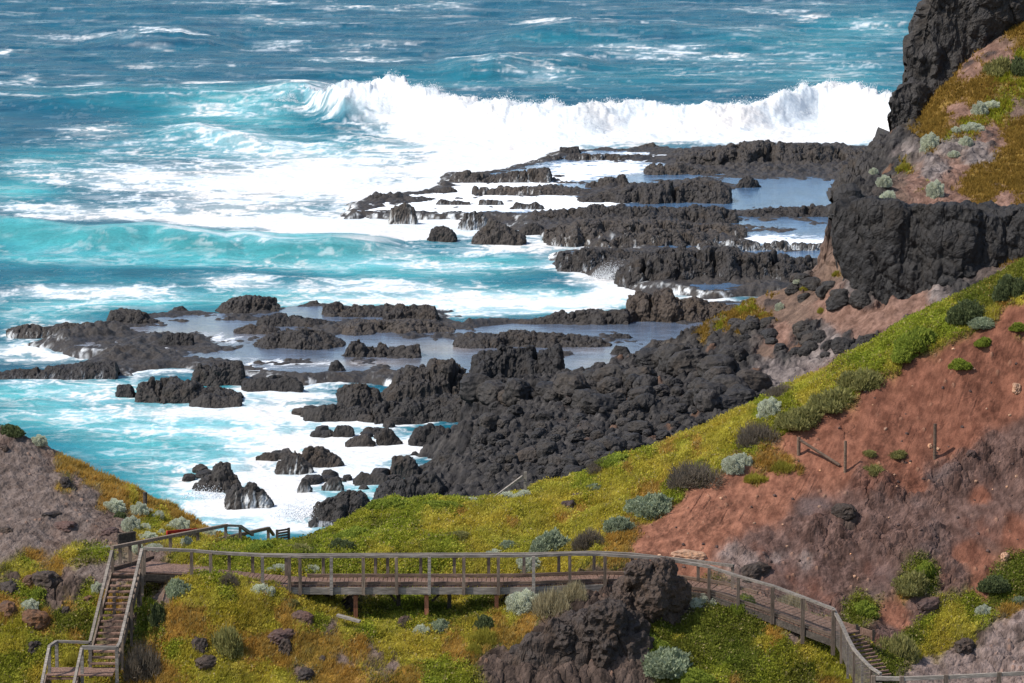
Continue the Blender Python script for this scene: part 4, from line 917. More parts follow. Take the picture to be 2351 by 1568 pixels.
# lava cliffs: each a tall outcrop rooted in the headland
KW = dict(step=1.3, z0=9, seed=5, kind='structure', name='sea_cliff', mat='cliff', dip=3)
def cliff(prof, base, yfront, depth, zb, seed, lump=2.3, amp=.5, front=.12, sharp=4, name='sea_cliff'):
    pr = np.array(prof, float)
    px = np.arange(pr[0, 0], pr[-1, 0], 1.3)
    ac = (px - CX) / FPX / (CT + (CY - base) / FPX * ST)
    if not np.isscalar(yfront):
        yfv = np.interp(px, [q[0] for q in yfront], [q[1] for q in yfront])
    else: yfv = np.full(len(px), float(yfront))
    yfront = float(yfv.mean())
    xs = ac * yfv
    # columnar buttresses in plan
    but = 1.5 * fbm2(xs / 4.6, xs * 0 + seed, 3, seed)
    yf = yfv + but
    v = (CY - np.interp(px, pr[:, 0], pr[:, 1])) / FPX
    ycr = yf + depth * front
    zt = HC - ycr * (ST - v * CT) / (CT + v * ST)
    nh = 150
    s = np.linspace(0, 1, nh)
    # profile: face (s<.72) then top running back
    u = np.clip(s / .72, 0, 1); b = np.clip((s - .72) / .28, 0, 1)
    Zg = zb + (zt[:, None] - zb) * u[None, :]
    ledge = .45 * fbm2(Zg / 1.7 + .5 * xs[:, None], xs[:, None] / 2.2, 4, seed + 2) 
    Yg = yf[:, None] + depth * front * (u ** 1.6)[None, :] + ledge + depth * (1 - front) * b[None, :]
    Zg = Zg - (2.5 * b ** 2)[None, :]
    Xg = ac[:, None] * yfv[:, None] + ac[:, None] * (Yg - yfv[:, None]) * .5
    P = np.stack([Xg, Yg, Zg], -1)
    n = grid_normals(P)
    if n[:, :60, 1].mean() > 0: n = -n
    Pf = (P * np.array([1, 1, .55])).reshape(-1, 3).astype(np.float32)
    d = rock_disp(Pf, lump, amp, seed).reshape(Zg.shape) + 1.0 * fbm3(Pf / 4.2, 3, seed + 9).reshape(Zg.shape) + rock_disp(Pf, .62, .17, seed + 30).reshape(Zg.shape) + .22 * (1 - 2 * np.abs(fbm3(Pf / 1.1, 3, seed + 31))).reshape(Zg.shape) - .9 * sstep(.25, .55, p3(Pf / 2.6, seed + 13)).reshape(Zg.shape)
    P = P + n * d[..., None]
    # close the two ends by folding them back
    P[0, :, 1] += depth * .5; P[-1, :, 1] += depth * .5
    P[0, :, 0] += .8; P[-1, :, 0] -= .8
    me = raw_mesh(name, P.reshape(-1, 3), grid_faces(*Zg.shape), None, {'foam': np.zeros(Zg.size)}, False)
    return tag(link(name, me, M['cliff']), kind='structure')

cliff([(1926, 500), (1932, 482), (1960, 470), (2000, 463), (2050, 468), (2110, 470), (2200, 478), (2300, 480), (2351, 478), (2480, 478)], 660, [(1926, 312), (2050, 308.6), (2200, 306.6), (2351, 306), (2480, 306)], 9, 8.0, 3)
cliff([(1938, 450), (1941, 430), (1944, 412), (1962, 392), (1990, 368), (2010, 352), (2040, 322), (2060, 312), (2085, 318)], 470, 322, 22, 2, 15, 1.3, .6, .75, 2)
cliff([(2046, 300), (2047, 232), (2056, 205), (2075, 194), (2092, 190), (2110, 200), (2125, 215), (2150, 260)], 320, 347, 5, 14, 7, 1.2, .5)
cliff([(2086, 200), (2085, 165), (2092, 100), (2106, 45), (2110, 12), (2124, -8), (2160, -40), (2260, -70), (2400, -90)], 300, 352, 9, 14, 11, 1.6, .6, .1)
cliff([(1928, 520), (1931, 478), (1936, 452), (1950, 446), (1990, 450)], 560, 316.5, 6, 4, 21, 1.2, .4)
del V, col, px, py
# ---------------- near hillside: left bank, gully under the boardwalk, grassy spur, red slope
SIL = [(725, 1234, 138), (800, 1193, 139), (900, 1150, 140), (1000, 1147, 140.5), (1100, 1150, 140.5), (1180, 1134, 141), (1230, 1114, 141), (1330, 1103, 141), (1400, 1052, 142), (1480, 1034, 142), (1560, 1004, 142.5), (1700, 944, 143), (1790, 897, 143.5), (1900, 852, 144), (2000, 790, 144.3), (2050, 750, 144.5), (2190, 700, 145), (2351, 610, 145.5), (2480, 540, 146)]
SILL = [(-150, 968, 142), (0, 980, 142), (60, 1003, 142), (120, 1037, 142), (200, 1072, 142), (300, 1118, 141.5), (400, 1167, 141), (460, 1198, 140.5), (510, 1234, 139.5), (560, 1250, 138.5), (620, 1252, 138.5), (680, 1248, 138)]
NEAR = SIL + SILL + [
    (1400, 1245, 134), (1500, 1195, 135), (1600, 1120, 136.5), (1690, 1062, 137.5), (1810, 1000, 138.5), (2000, 870, 139.7), (2190, 780, 140.3), (2351, 695, 140.8), (2480, 620, 141),
    (1480, 1285, 133), (1550, 1300, 132.8), (1700, 1325, 132.3), (1850, 1392, 131.7), (1950, 1430, 130.9), (2010, 1450, 130.4), (2050, 1510, 129.6), (2200, 1555, 129), (2351, 1556, 128.8),
    (1700, 1200, 134.5), (1900, 1150, 135.5), (2100, 1000, 137.7), (2300, 900, 138.8), (1900, 1300, 133.2), (2100, 1250, 134), (2300, 1150, 135.6), (2100, 1400, 132), (2250, 1400, 132), (2351, 1330, 132.9), (2200, 1480, 130.5), (2351, 1440, 131), (2480, 1300, 133.4), (2480, 1500, 130),
    (500, 1275, 133.5), (700, 1278, 133.6), (850, 1275, 133.8), (1000, 1275, 133.9), (1150, 1275, 133.9), (1300, 1268, 134), (1000, 1200, 137), (1200, 1190, 137), (1400, 1150, 137.5), (1300, 1230, 135.5), (800, 1240, 136),
    (900, 1376, 132.4), (1050, 1374, 132.5), (760, 1360, 132.4), (1180, 1362, 132.6), (660, 1340, 132), (560, 1320, 132.4), (1300, 1340, 132.4), (1450, 1330, 132.2), (1600, 1352, 132),
    (400, 1338, 129.9), (500, 1336, 129.9), (600, 1352, 129.9), (660, 1370, 129.7), (720, 1392, 129.8), (816, 1420, 130), (979, 1428, 130), (1140, 1402, 130), (1240, 1390, 129.8), (1340, 1372, 129.8), (1450, 1370, 129.8), (1600, 1376, 129.8), (1700, 1405, 129.2), (1770, 1440, 128.6), (1844, 1476, 128), (1920, 1500, 127.8), (1960, 1560, 127.4),
    (340, 1370, 131.2), (360, 1340, 131.6), (300, 1400, 130.6),
    (330, 1568, 127.2), (400, 1480, 128), (500, 1450, 128.2), (600, 1568, 126.9), (800, 1568, 126.6), (1000, 1568, 126.4), (1200, 1568, 126.4), (1400, 1568, 126.4), (1600, 1568, 126.5), (1800, 1568, 126.7), (1000, 1500, 128), (700, 1480, 128.2), (1300, 1480, 128), (1600, 1480, 128), (1850, 1568, 126.9), (2060, 1600, 127.5), (2351, 1640, 127.4),
    (280, 1345, 131.4), (250, 1420, 130), (200, 1500, 129), (100, 1568, 128), (0, 1568, 128), (0, 1480, 129.2), (0, 1400, 130.4), (100, 1420, 130.2), (150, 1350, 131.5), (0, 1300, 132.8), (100, 1260, 134), (250, 1285, 132.8), (180, 1280, 133.3), (0, 1150, 137.6), (150, 1140, 138.2), (300, 1190, 137.8), (380, 1225, 136.6), (440, 1240, 136.6), (0, 1050, 140.3), (150, 1080, 140.6), (330, 1262, 134), (-120, 1300, 132.8), (-120, 1500, 129),
    (-120, 1720, 125), (200, 1720, 125), (600, 1720, 124.6), (1000, 1720, 124.4), (1500, 1720, 124.4), (1900, 1720, 124.6), (2480, 1720, 125.6)]
EX = []
for px, py, y in SIL + SILL:
    p = W(px, py, y)
    EX += [(p.x * 1.03, y + 4.5, p.z - 2.6), (p.x * 1.08, y + 13, p.z - 11), (p.x * 1.12, y + 24, 1.5)]
NL = Land(NEAR, EX)
NL.grid(-.138, .138, 1500, np.concatenate([np.arange(124.0, 147.0, .04), np.arange(147.0, 171, .3)]))
X, Y = NL.X, NL.Y
px, py = proj(X, Y, NL.Z)
jx = 26 * fbm2(X / 1.1, Y / 1.1, 5, 101, .6); jy = 20 * fbm2(X / 1.0, Y / 1.0, 5, 102, .6)
# m mauve rock, r red soil, s left grey-brown soil, p pinkish grey, d dark rock, y yellow grass, o orange dry grass, g bright green mat, G deep green
NT = ['m', 'r', 's', 'p', 'd', 'y', 'o', 'g', 'G', 'u']
NSEED = [(1000, 1200, 'y'), (1100, 1180, 'y'), (1200, 1170, 'y'), (1300, 1150, 'y'), (1400, 1100, 'y'), (1250, 1230, 'y'), (1400, 1180, 'y', .8), (1150, 1230, 'y'), (1480, 1080, 'y'), (1560, 1050, 'y'), (1500, 1130, 'o', .7), (1350, 1210, 'y'), (1290, 1190, 'o', .5), (1640, 1000, 'y', .9), (1060, 1170, 'o', .4), (1330, 1170, 'o', .5), (1440, 1070, 'o', .5), (1540, 1030, 'o', .55), (1180, 1200, 'o', .45), (1600, 1020, 'o', .45),
    (780, 1225, 'g'), (850, 1180, 'g'), (900, 1170, 'g'), (950, 1165, 'g', .9), (820, 1240, 'g'), (900, 1230, 'g', .9), (1050, 1155, 'g', .7), (1000, 1240, 'g', .8), (1350, 1110, 'g', .6), (1420, 1060, 'g', .7), (1480, 1045, 'g', .5), (1330, 1120, 'g', .5), (640, 1260, 'g', 1), (560, 1260, 'g', 1), (700, 1255, 'G', .7), (760, 1265, 'g', .7), (870, 1262, 'y', .7), (860, 1200, 'G', .5), (790, 1235, 'G', .5), (1100, 1160, 'g', .5), (960, 1200, 'G', .35),
    (1700, 960, 'y', .9), (1750, 950, 'g', .7), (1800, 930, 'g', .7), (1850, 900, 'y', .8), (1900, 930, 'y', .6), (1950, 900, 'g', .7), (2000, 830, 'g', .9), (2050, 790, 'g', 1), (2110, 770, 'g', 1), (2170, 750, 'g', .7), (2250, 700, 'G', .8), (2330, 640, 'G', .8), (2200, 735, 'y', .5), (2300, 685, 'o', .4), (2150, 780, 'y', .5), (2050, 840, 'y', .5), (1950, 880, 'y', .6), (2270, 720, 'y', .5), (2340, 670, 'y', .5), (1800, 985, 'g', .5), (1720, 1030, 'g', .5), (1600, 1100, 'g', .5), (1540, 1140, 'g', .6), (1650, 1070, 'y', .5), (1480, 1180, 'y', .6), (1440, 1220, 'o', .6), (1520, 1170, 'o', .5), (1420, 1250, 'o', .7),
    (1500, 1225, 'r', .9), (1600, 1160, 'r', 1.1), (1550, 1220, 'r', 1.1), (1650, 1200, 'r', 1.2), (1700, 1120, 'r', 1.1), (1750, 1160, 'r', 1.1), (1800, 1100, 'r', 1.0), (1900, 1050, 'r', 1.1), (2000, 1000, 'r', 1.2), (2100, 950, 'r', 1.3), (2000, 920, 'r', 1.2), (2200, 850, 'r', 1.3), (2300, 800, 'r', 1.3), (2340, 740, 'r', 1.0), (2300, 920, 'r', 1.2), (2200, 1000, 'r', 1.1), (1900, 970, 'r', 1), (1830, 1030, 'r', .8), (1590, 1260, 'r', .9), (2100, 860, 'r', 1.1), (1480, 1260, 'r', .8), (2070, 1060, 'r', .9),
    (1760, 1060, 'o', .5), (1800, 1060, 'o', .5), (1730, 1100, 'o', .35), (1830, 1080, 'o', .3), (2200, 845, 'g', .22), (2265, 798, 'g', .22), (2340, 765, 'g', .25), (2000, 1046, 'o', .18), (2065, 1050, 'o', .22), (2010, 1085, 'o', .25),
    (1750, 1260, 'm', 1.1), (1850, 1220, 'm', 1.2), (1800, 1320, 'm', 1.2), (1900, 1320, 'm', 1.1), (1680, 1270, 'p', .6), (1720, 1290, 'p', .7), (1780, 1290, 'p', .7), (1850, 1290, 'p', .6), (2000, 1250, 'm', 1.2), (2100, 1180, 'm', 1.2), (2000, 1150, 'm', 1.1), (2200, 1100, 'm', 1.1), (2300, 1050, 'm', 1.1), (2150, 1250, 'm', 1.1), (2250, 1200, 'm', 1.1), (2340, 1150, 'm', 1), (2100, 1120, 'r', .6), (2250, 1150, 'r', .5), (2330, 1220, 'r', .7), (2220, 1280, 'r', .7), (2340, 1000, 'm', .8), (1950, 1200, 'd', .35), (1930, 1180, 'd', .3), (2050, 1180, 'm', 1), (1900, 1390, 'm', .9), (2030, 1330, 'm', 1), (2190, 1330, 'm', .8), (2250, 1300, 'r', .6), (2300, 1110, 'm', .9),
    (1990, 1400, 'G', .7), (1960, 1415, 'G', .5), (2090, 1350, 'g', .6), (2120, 1330, 'G', .6), (2080, 1370, 'o', .4), (2060, 1420, 'r', .8), (2040, 1460, 'm', .8), (2110, 1400, 'm', .7), (2130, 1430, 'g', .5), (2090, 1470, 'G', .7), (2180, 1430, 'y', .9), (2240, 1400, 'g', .9), (2150, 1470, 'y', .9), (2300, 1360, 'G', .8), (2340, 1330, 'G', .7), (2220, 1450, 'y', .7), (2320, 1400, 'o', .7), (2070, 1510, 'G', .8), (2100, 1500, 'y', .6), (2030, 1530, 'G', .5), (2250, 1350, 'r', .6),
    (2200, 1520, 'p', 1), (2300, 1480, 'p', 1), (2340, 1430, 'p', .8), (2120, 1540, 'p', .9), (2340, 1530, 'p', 1), (2280, 1540, 'p', 1), (2250, 1470, 'd', .5), (2340, 1460, 'd', .35), (2200, 1490, 'd', .35),
    (500, 1400, 'y', 1), (450, 1380, 'y', 1), (400, 1440, 'o', 1), (450, 1420, 'o', .8), (520, 1360, 'g', .7), (560, 1380, 'y', .8), (600, 1420, 'y', .9), (650, 1400, 'o', .9), (700, 1400, 'y', .8), (600, 1470, 'o', .8), (430, 1520, 'y', .8), (520, 1550, 'y', .9), (650, 1520, 'o', .7), (640, 1550, 'y', .8), (380, 1550, 'o', .8), (400, 1500, 'g', .5), (740, 1420, 'g', .6), (760, 1400, 'y', .6), (800, 1450, 'y', .6), (840, 1460, 'g', .7), (900, 1450, 'y', .8), (920, 1420, 'g', .6), (760, 1470, 'o', .7), (700, 1500, 'o', .8), (760, 1440, 's', .5), (790, 1520, 's', .45), (880, 1490, 'y', .7), (830, 1490, 'o', .6), (770, 1550, 'o', .7), (690, 1540, 's', .5), (860, 1500, 's', .55), (900, 1530, 's', .5), (940, 1510, 'y', .7), (990, 1500, 'y', .7), (1000, 1540, 'g', .7), (940, 1560, 'o', .7), (1040, 1500, 'o', .7), (1080, 1470, 'y', .6), (1100, 1490, 'o', .6), (1150, 1460, 'o', .8), (1200, 1440, 'o', .7), (1180, 1420, 'y', .5), (1100, 1440, 'y', .5), (1050, 1550, 'g', .6), (480, 1320, 'g', .5), (580, 1335, 'y', .5), (640, 1375, 'y', .7), (1050, 1360, 'y', .6), (950, 1370, 'g', .6), (840, 1355, 'd', .4), (1100, 1395, 'G', .5), (900, 1400, 'G', .6), (1000, 1400, 'G', .5), (700, 1360, 'd', .4), (800, 1390, 'd', .4),
    (1150, 1525, 'd', .9), (1250, 1480, 'd', 1), (1350, 1430, 'd', 1), (1400, 1500, 'd', 1), (1300, 1540, 'd', .9), (1220, 1550, 'd', .8), (1400, 1380, 'd', .9), (1450, 1550, 'd', .6), (1480, 1350, 'd', .8),
    (1520, 1440, 'G', .9), (1600, 1430, 'G', .9), (1650, 1480, 'G', 1), (1600, 1400, 'd', .5), (1570, 1390, 's', .5), (1700, 1450, 'G', .9), (1550, 1455, 'y', .35), (1750, 1480, 'y', .4), (1800, 1500, 'g', .7), (1700, 1530, 'G', .9), (1650, 1550, 'g', .7), (1850, 1500, 'y', .7), (1880, 1470, 'G', .6), (1900, 1530, 'y', .8), (1830, 1470, 's', .4), (1760, 1550, 'g', .7), (1900, 1560, 'o', .6), (1950, 1540, 'y', .6), (1780, 1470, 'o', .5), (1650, 1420, 'G', .7), (1560, 1500, 'G', .7), (1680, 1570, 'o', .4), (1840, 1550, 'G', .7),
    (350, 1280, 's', .5), (450, 1250, 'y', .6), (400, 1230, 'y', .6), (480, 1215, 'o', .6), (430, 1200, 'o', .6), (350, 1200, 'g', .5), (380, 1190, 'y', .5), (330, 1160, 'o', .7), (260, 1120, 'o', .8), (200, 1090, 'o', .9), (150, 1065, 'o', .8), (250, 1150, 'o', .6), (300, 1140, 'y', .4), (400, 1180, 'o', .7), (120, 1050, 's', .5), (50, 1020, 'u', .8), (20, 1000, 's', .7), (180, 1110, 's', .5), (340, 1225, 'y', .4), (200, 1140, 'u', .8), (140, 1125, 'o', .4), (150, 1110, 'd', .25), (100, 1080, 'u', 1.2), (50, 1120, 'u', 1.2), (100, 1180, 'u', 1.3), (30, 1200, 'u', 1.2), (180, 1200, 'u', 1.1), (230, 1220, 's', .9), (140, 1230, 's', .7), (80, 1240, 'u', 1.0), (20, 1250, 'u', .9), (260, 1190, 's', .6), (160, 1270, 'y', .6), (200, 1280, 'G', .6), (230, 1275, 'g', .5), (80, 1270, 'o', .5), (50, 1300, 'y', .7), (110, 1250, 's', .35), (130, 1310, 'o', .5), (60, 1290, 'g', .5), (200, 1310, 'u', .6), (150, 1320, 's', .5), (240, 1320, 'u', .7), (170, 1350, 'd', .5), (120, 1370, 'd', .6), (200, 1370, 'g', .4), (30, 1330, 'd', .5), (60, 1340, 'o', .5), (40, 1360, 'g', .6), (100, 1340, 'y', .5), (80, 1370, 'g', .5), (20, 1400, 'o', .6), (100, 1430, 'o', .5), (60, 1440, 'y', .6), (150, 1430, 'G', .7), (200, 1440, 'G', .6), (30, 1480, 'y', .7), (80, 1500, 'g', .7), (150, 1480, 'y', .6), (30, 1540, 'g', .7), (90, 1550, 'y', .7), (170, 1460, 'o', .4), (160, 1520, 'y', .5), (250, 1450, 'd', .6), (300, 1420, 'd', .7), (330, 1400, 'G', .6), (340, 1440, 'G', .5), (360, 1400, 'g', .4), (370, 1380, 's', .5), (380, 1450, 'g', .5), (130, 1400, 'd', .5), (150, 1400, 'o', .4), (250, 1390, 'o', .5), (230, 1410, 'g', .4)]
NW = seed_weights(px + jx, py + jy, NSEED, NT, 6.0)
# relief: gullies on the red slope, slabs on the mauve rock, hummocks under the grass
gx = X - .5 * (Y - 131) ; gully = fbm2(gx / .9, Y / 5.5, 4, 103, .55, True)
slab = fbm2((X * .8 + Y * .5) / 2.4, (Y - X * .4) / 1.1, 5, 104, .58, True)
w1, w2, _ = worley2(X / .7 + .3 * fbm2(X, Y, 2, 105), Y / .6, 106)
v1, _, vid = worley2(X / .26, Y / .24, 107)
hum = fbm2(X / .8, Y / .8, 4, 108, .55)
fine = fbm2(X / .12, Y / .12, 3, 109)
crust = fbm2(X / .45, Y / .4, 5, 110, .6)
grass = NW['y'] + NW['o'] + NW['g'] + NW['G']
rough = sstep(-.15, .35, fbm2(X / 3.2, Y / 2.6, 3, 120))
dz = .22 * fbm2(X / 2.6, Y / 2.6, 3, 111)
dz = dz + NW['r'] * (.04 * gully - .045 * sstep(.80, .95, fbm2(gx / .55, Y / 7, 3, 127, .5, True) * .5 + .5) * sstep(0, .4, fbm2(X / 2, Y / 2, 2, 128)) + .028 * crust + .16 * slab * rough + .10 * fbm2(X / 1.3, Y / 1.3, 4, 121) + .012 * fine) + NW['m'] * ((.10 + .26 * rough) * slab + (.05 + .13 * rough) * crust + .10 * rough * np.clip(.6 - w1, -.3, .6) + .015 * fine)
dz = dz + NW['p'] * (.16 * slab + .12 * crust + .02 * fine) + (NW['s'] + NW['u']) * (.16 * crust + .06 * slab + .015 * fine) + NW['d'] * (.22 * np.clip(.7 - w1, -.3, 1) + .16 * crust + .1 * np.clip(.6 - v1, -.2, .5))
dz = dz + grass * (.22 * hum + .03 * fine)
c1, c2, _ = worley2((X + .25 * slab) / .95, (Y * .6 + NL.Z * .9) / .75, 124); k1, k2, _ = worley2(X / .36 + .5 * crust, (Y * .6 + NL.Z * .9) / .3, 125)
crk = np.exp(-((c2 - c1) / .06) ** 2) * .13 + np.exp(-((k2 - k1) / .09) ** 2) * .05
dz = dz + (NW['m'] + .6 * NW['p']) * rough * ((.5 - c1) * .22 + (.5 - k1) * .09 - crk) + NW['r'] * (sstep(.2, .5, fbm2(X / 2.3, Y / 2, 3, 126)) * ((.5 - k1) * .10 - crk * .5)) + NW['d'] * ((.5 - c1) * .3 + (.5 - k1) * .14 - crk)
st = sstep(.32, .12, v1) * ((vid % 6) == 1) * (1 - grass) * sstep(-.1, .3, fbm2(X / 1.6, Y / 1.6, 3, 112))
dz = dz + st * .07
NL.Z = NL.Z + dz
NP = {'m': ((.066, .037, .029), (.155, .094, .076)), 'r': ((.145, .060, .037), (.275, .122, .076)), 's': ((.085, .056, .044), (.155, .112, .092)), 'u': ((.090, .066, .055), (.165, .128, .110)), 'p': ((.11, .078, .066), (.24, .178, .155)), 'd': ((.032, .023, .019), (.105, .074, .059)),
      'y': ((.19, .15, .014), (.36, .29, .025)), 'o': ((.20, .105, .018), (.33, .19, .035)), 'g': ((.12, .14, .016), (.24, .245, .035)), 'G': ((.07, .085, .014), (.14, .15, .022))}
q = sstep(.28, .72, fbm2(X / .35, Y / .4, 5, 113, .62) * .5 + .5)[..., None]
col = sum(NW[t][..., None] * (np.array(NP[t][0]) * (1 - q) + np.array(NP[t][1]) * q) for t in NT)
# streaks of dark wash running down the bare soil, iron-rich patches, pale chips
stk = sstep(.52, .85, fbm2(gx / .5, Y / 3.2, 4, 114, .6) * .5 + .5) * (NW['r'] + NW['m'])
col = col * (1 - .28 * stk[..., None])
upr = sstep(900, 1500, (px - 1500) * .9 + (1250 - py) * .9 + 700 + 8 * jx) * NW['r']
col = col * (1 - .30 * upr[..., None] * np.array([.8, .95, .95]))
clod = sstep(.62, .9, fbm2(X / .22, Y / .2, 4, 122, .65, True) * .5 + .5) * sstep(-.05, .4, fbm2(X / 1.9, Y / 1.6, 4, 123)) * (NW['r'] * .7 + NW['m'])
col = col * (1 - .55 * clod[..., None])
red = sstep(.1, .6, fbm2(X / 1.8, Y / 1.6, 4, 115)) * (NW['m'])
col = col + (np.array([.165, .07, .046]) - col) * (red * .6)[..., None]
gry = sstep(.15, .55, fbm2(X / 2.2, Y / 1.8, 4, 116)) * (NW['m'])
col = col + (np.array([.12, .096, .092]) - col) * (gry * .5)[..., None]
col = col + (np.array([.36, .20, .13]) - col) * (st * .5)[..., None]
thin = sstep(.45, .7, fbm2(X / .9, Y / .9, 4, 117) * .5 + .5) * grass * (1 - NW['g'])
col = col + (np.array([.14, .075, .05]) - col) * (thin * .45)[..., None]
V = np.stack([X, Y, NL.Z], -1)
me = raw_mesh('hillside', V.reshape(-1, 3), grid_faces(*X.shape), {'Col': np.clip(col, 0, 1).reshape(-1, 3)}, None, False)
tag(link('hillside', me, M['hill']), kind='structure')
NPX = (px, py)
# ------------------------------------------------------------------ boardwalk, stairs, fences
def lerp(a, b, t): return a + (b - a) * t
def poly_at(pts, px):
    for a, b in zip(pts, pts[1:]):
        if a[0] <= px <= b[0]:
            t = (px - a[0]) / (b[0] - a[0]); return [lerp(u, v, t) for u, v in zip(a, b)]
    return list(pts[0] if px < pts[0][0] else pts[-1])

FRONT = [(331, 1320, 130.3), (440, 1325, 130.3), (484, 1327, 130.25), (603, 1339, 130.1), (672, 1345, 130), (1190, 1345, 130), (1300, 1341, 130.2), (1389, 1338, 130.35), (1500, 1341, 130.2), (1628, 1362, 129.7), (1695, 1384, 129.2), (1773, 1413, 128.6), (1843, 1440, 128.0), (1913, 1466, 127.4)]
FR = [W(*p) for p in FRONT]
def front(px):
    return W(*poly_at(FRONT, px))
def offs(px, d):
    """point d metres behind the front edge, square to it"""
    a = front(px - 6); b = front(px + 6); t = (b - a); t.z = 0; t.normalize()
    n = Vector((-t.y, t.x, 0)); p = front(px) + n * d
    return p
WALK_W = 1.6
bw = thing('boardwalk', 'weathered timber boardwalk with square posts and rails crossing the grassy gully', 'boardwalk', front(900) - Vector((0, 0, .1)))
rng = random.Random(3)
# deck boards
mb = MB(); cur = 331.0
while cur < 1905:
    p = front(cur); nx = cur + .135 * FPX / p.y
    if 331 <= cur:
        a0, a1 = front(cur + .6), front(min(nx - .6, 1911)); b0, b1 = offs(cur + .6, WALK_W), offs(min(nx - .6, 1911), WALK_W)
        dz = Vector((0, 0, rng.uniform(-.006, .006))); tk = Vector((0, 0, -.04))
        mb.hexa([a0 + tk + dz, a1 + tk + dz, b1 + tk + dz, b0 + tk + dz, a0 + dz, a1 + dz, b1 + dz, b0 + dz])
    cur = nx
mb.build('deck', M['deck'], bw)
def strip(name, mat, pxs, d, z, w, h, roll=0):
    m_ = MB()
    pts = [offs(x, d) + Vector((0, 0, z)) for x in pxs]
    for a, b in zip(pts, pts[1:]):
        q = (b - a) * .0015; m_.beam(a - q, b + q, w, h, roll=roll)
    return m_.build(name, mat, bw)
PXS = [331, 440, 484, 603, 665, 761, 834, 910, 986, 1065, 1144, 1225, 1308, 1389, 1500, 1628, 1695, 1773, 1843, 1913]
strip('kerb', M['kerb'], PXS[4:], .06, .075, .10, .09)
strip('kerb', M['kerb'], [700, 800, 900, 1000, 1100, 1200, 1300, 1389, 1500, 1628, 1690], WALK_W - .06, .06, .10, .09)
strip('fascia_beam', M['rail'], [668, 761, 834, 910, 986, 1065, 1144, 1225, 1308, 1389], -.03, -.155, .07, .22)
strip('fascia_beam', M['dark_wood'], [331, 440, 484, 603, 662], -.02, -.13, .07, .18)
strip('fascia_beam', M['dark_wood'], [1389, 1500, 1628, 1695, 1773, 1843, 1911], -.02, -.14, .07, .2)
strip('fascia_beam', M['dark_wood'], [668, 800, 986, 1144, 1300, 1500, 1680], WALK_W - .03, -.16, .07, .22)
def rail_pt(px):
    return front(px) + Vector((0, 0, RH(px)))
def RH(px):
    return float(np.interp(px, [331, 440, 500, 603, 700, 1190, 1389, 1500, 1628, 1913], [.83, .83, .82, .90, .95, .95, .92, .86, .90, .95]))
mb = MB()
pts = [(331, 1259), (440, 1264), (500, 1269), (603, 1275), (700, 1277.5), (834, 1277), (986, 1276.5), (1144, 1276), (1240, 1275), (1308, 1272), (1378, 1272.5), (1500, 1281), (1560, 1289), (1628, 1301), (1695, 1323), (1773, 1345), (1843, 1371), (1913, 1398)]
rp = [W(x, y, poly_at(FRONT, x)[2]) for x, y in pts]
def railz(px):
    x = [p[0] for p in pts]; y = np.interp(px, x, [p[1] for p in pts])
    return W(px, float(y), poly_at(FRONT, px)[2])
for i, (a, b) in enumerate(zip(rp, rp[1:])):
    q = (b - a) * .002
    mb.beam(a - q, b + q, .15, .085 if a.x < 6 else .07)
mb.build('handrail', M['rail'], bw)
mb = MB()
BP = [(484, 1268), (526, 1270), (600, 1273.5), (700, 1274), (862, 1273), (1043, 1272.5), (1203, 1272), (1283, 1270), (1364, 1268), (1450, 1272), (1530, 1281), (1603, 1289), (1684, 1299)]
bpts = []
for x, y in BP:
    p = offs(x, WALK_W - .05); bpts.append(W(x, y, p.y))
for a, b in zip(bpts, bpts[1:]):
    q = (b - a) * .002; mb.beam(a - q, b + q, .14, .08)
mb.build('handrail', M['rail'], bw)
for i, x in enumerate([331, 440, 484, 603, 665, 689, 761, 834, 910, 986, 1065, 1144, 1225, 1308, 1389, 1628, 1695, 1773, 1843, 1913]):
    p = railz(x) - Vector((0, .1, .02)); g = front(x)
    low = .27
    if x in (665,): low = .45
    if x == 1773: low = .25
    if x in (1843, 1913): low = .5
    if x < 340: low = .3
    mb = MB(); b = Vector((p.x + rng.uniform(-.012, .012), p.y, g.z - low))
    mb.beam(b, p, .10 if x < 1700 else .12, .10)
    mb.build('post', M['post'] if x > 1600 or x in (440, 484, 331) else M['rail'] if i % 3 == 0 else M['post'], bw)
for x in [526, 544, 580, 657, 742, 862, 890, 966, 1043, 1122, 1203, 1283, 1364, 1452, 1530, 1603, 1682]:
    if x == 544: continue
    g = offs(x, WALK_W + .02); y = float(np.interp(x, [q[0] for q in BP], [q[1] for q in BP]))
    p = W(x, y + 3, g.y); mb = MB()
    mb.beam(Vector((p.x, g.y, g.z - .28)), Vector((p.x, g.y, p.z)), .10, .10)
    mb.build('post', M['post'], bw)
for x, d in [(816, .12), (979, .12), (1140, .12), (912, WALK_W - .15), (1030, WALK_W - .15), (1181, WALK_W - .15), (760, WALK_W - .15), (1290, .2)]:
    g = offs(x, d); zb = min(NL.height(g.x, g.y), g.z - .5) - .3
    mb = MB(); mb.beam(Vector((g.x, g.y, zb)), Vector((g.x, g.y, g.z - .30)), .13, .13)
    sp = mb.build('support_post', M['red_post'] if d < .5 else M['dark_wood'], bw)
    mb = MB(); mb.box((g.x, g.y, g.z - .285), .2, .2, .05)
    br_ = mb.build('bearing_plate', M['dark_wood'], None); br_.parent = sp; br_.location = -bw.location
mb = MB()
for x in (816, 979, 1140):
    a = offs(x, .1) + Vector((0, 0, -.34)); b = offs(x, WALK_W - .1) + Vector((0, 0, -.34)); mb = MB(); mb.beam(a, b, .12, .16); mb.build('cross_beam', M['dark_wood'], bw)
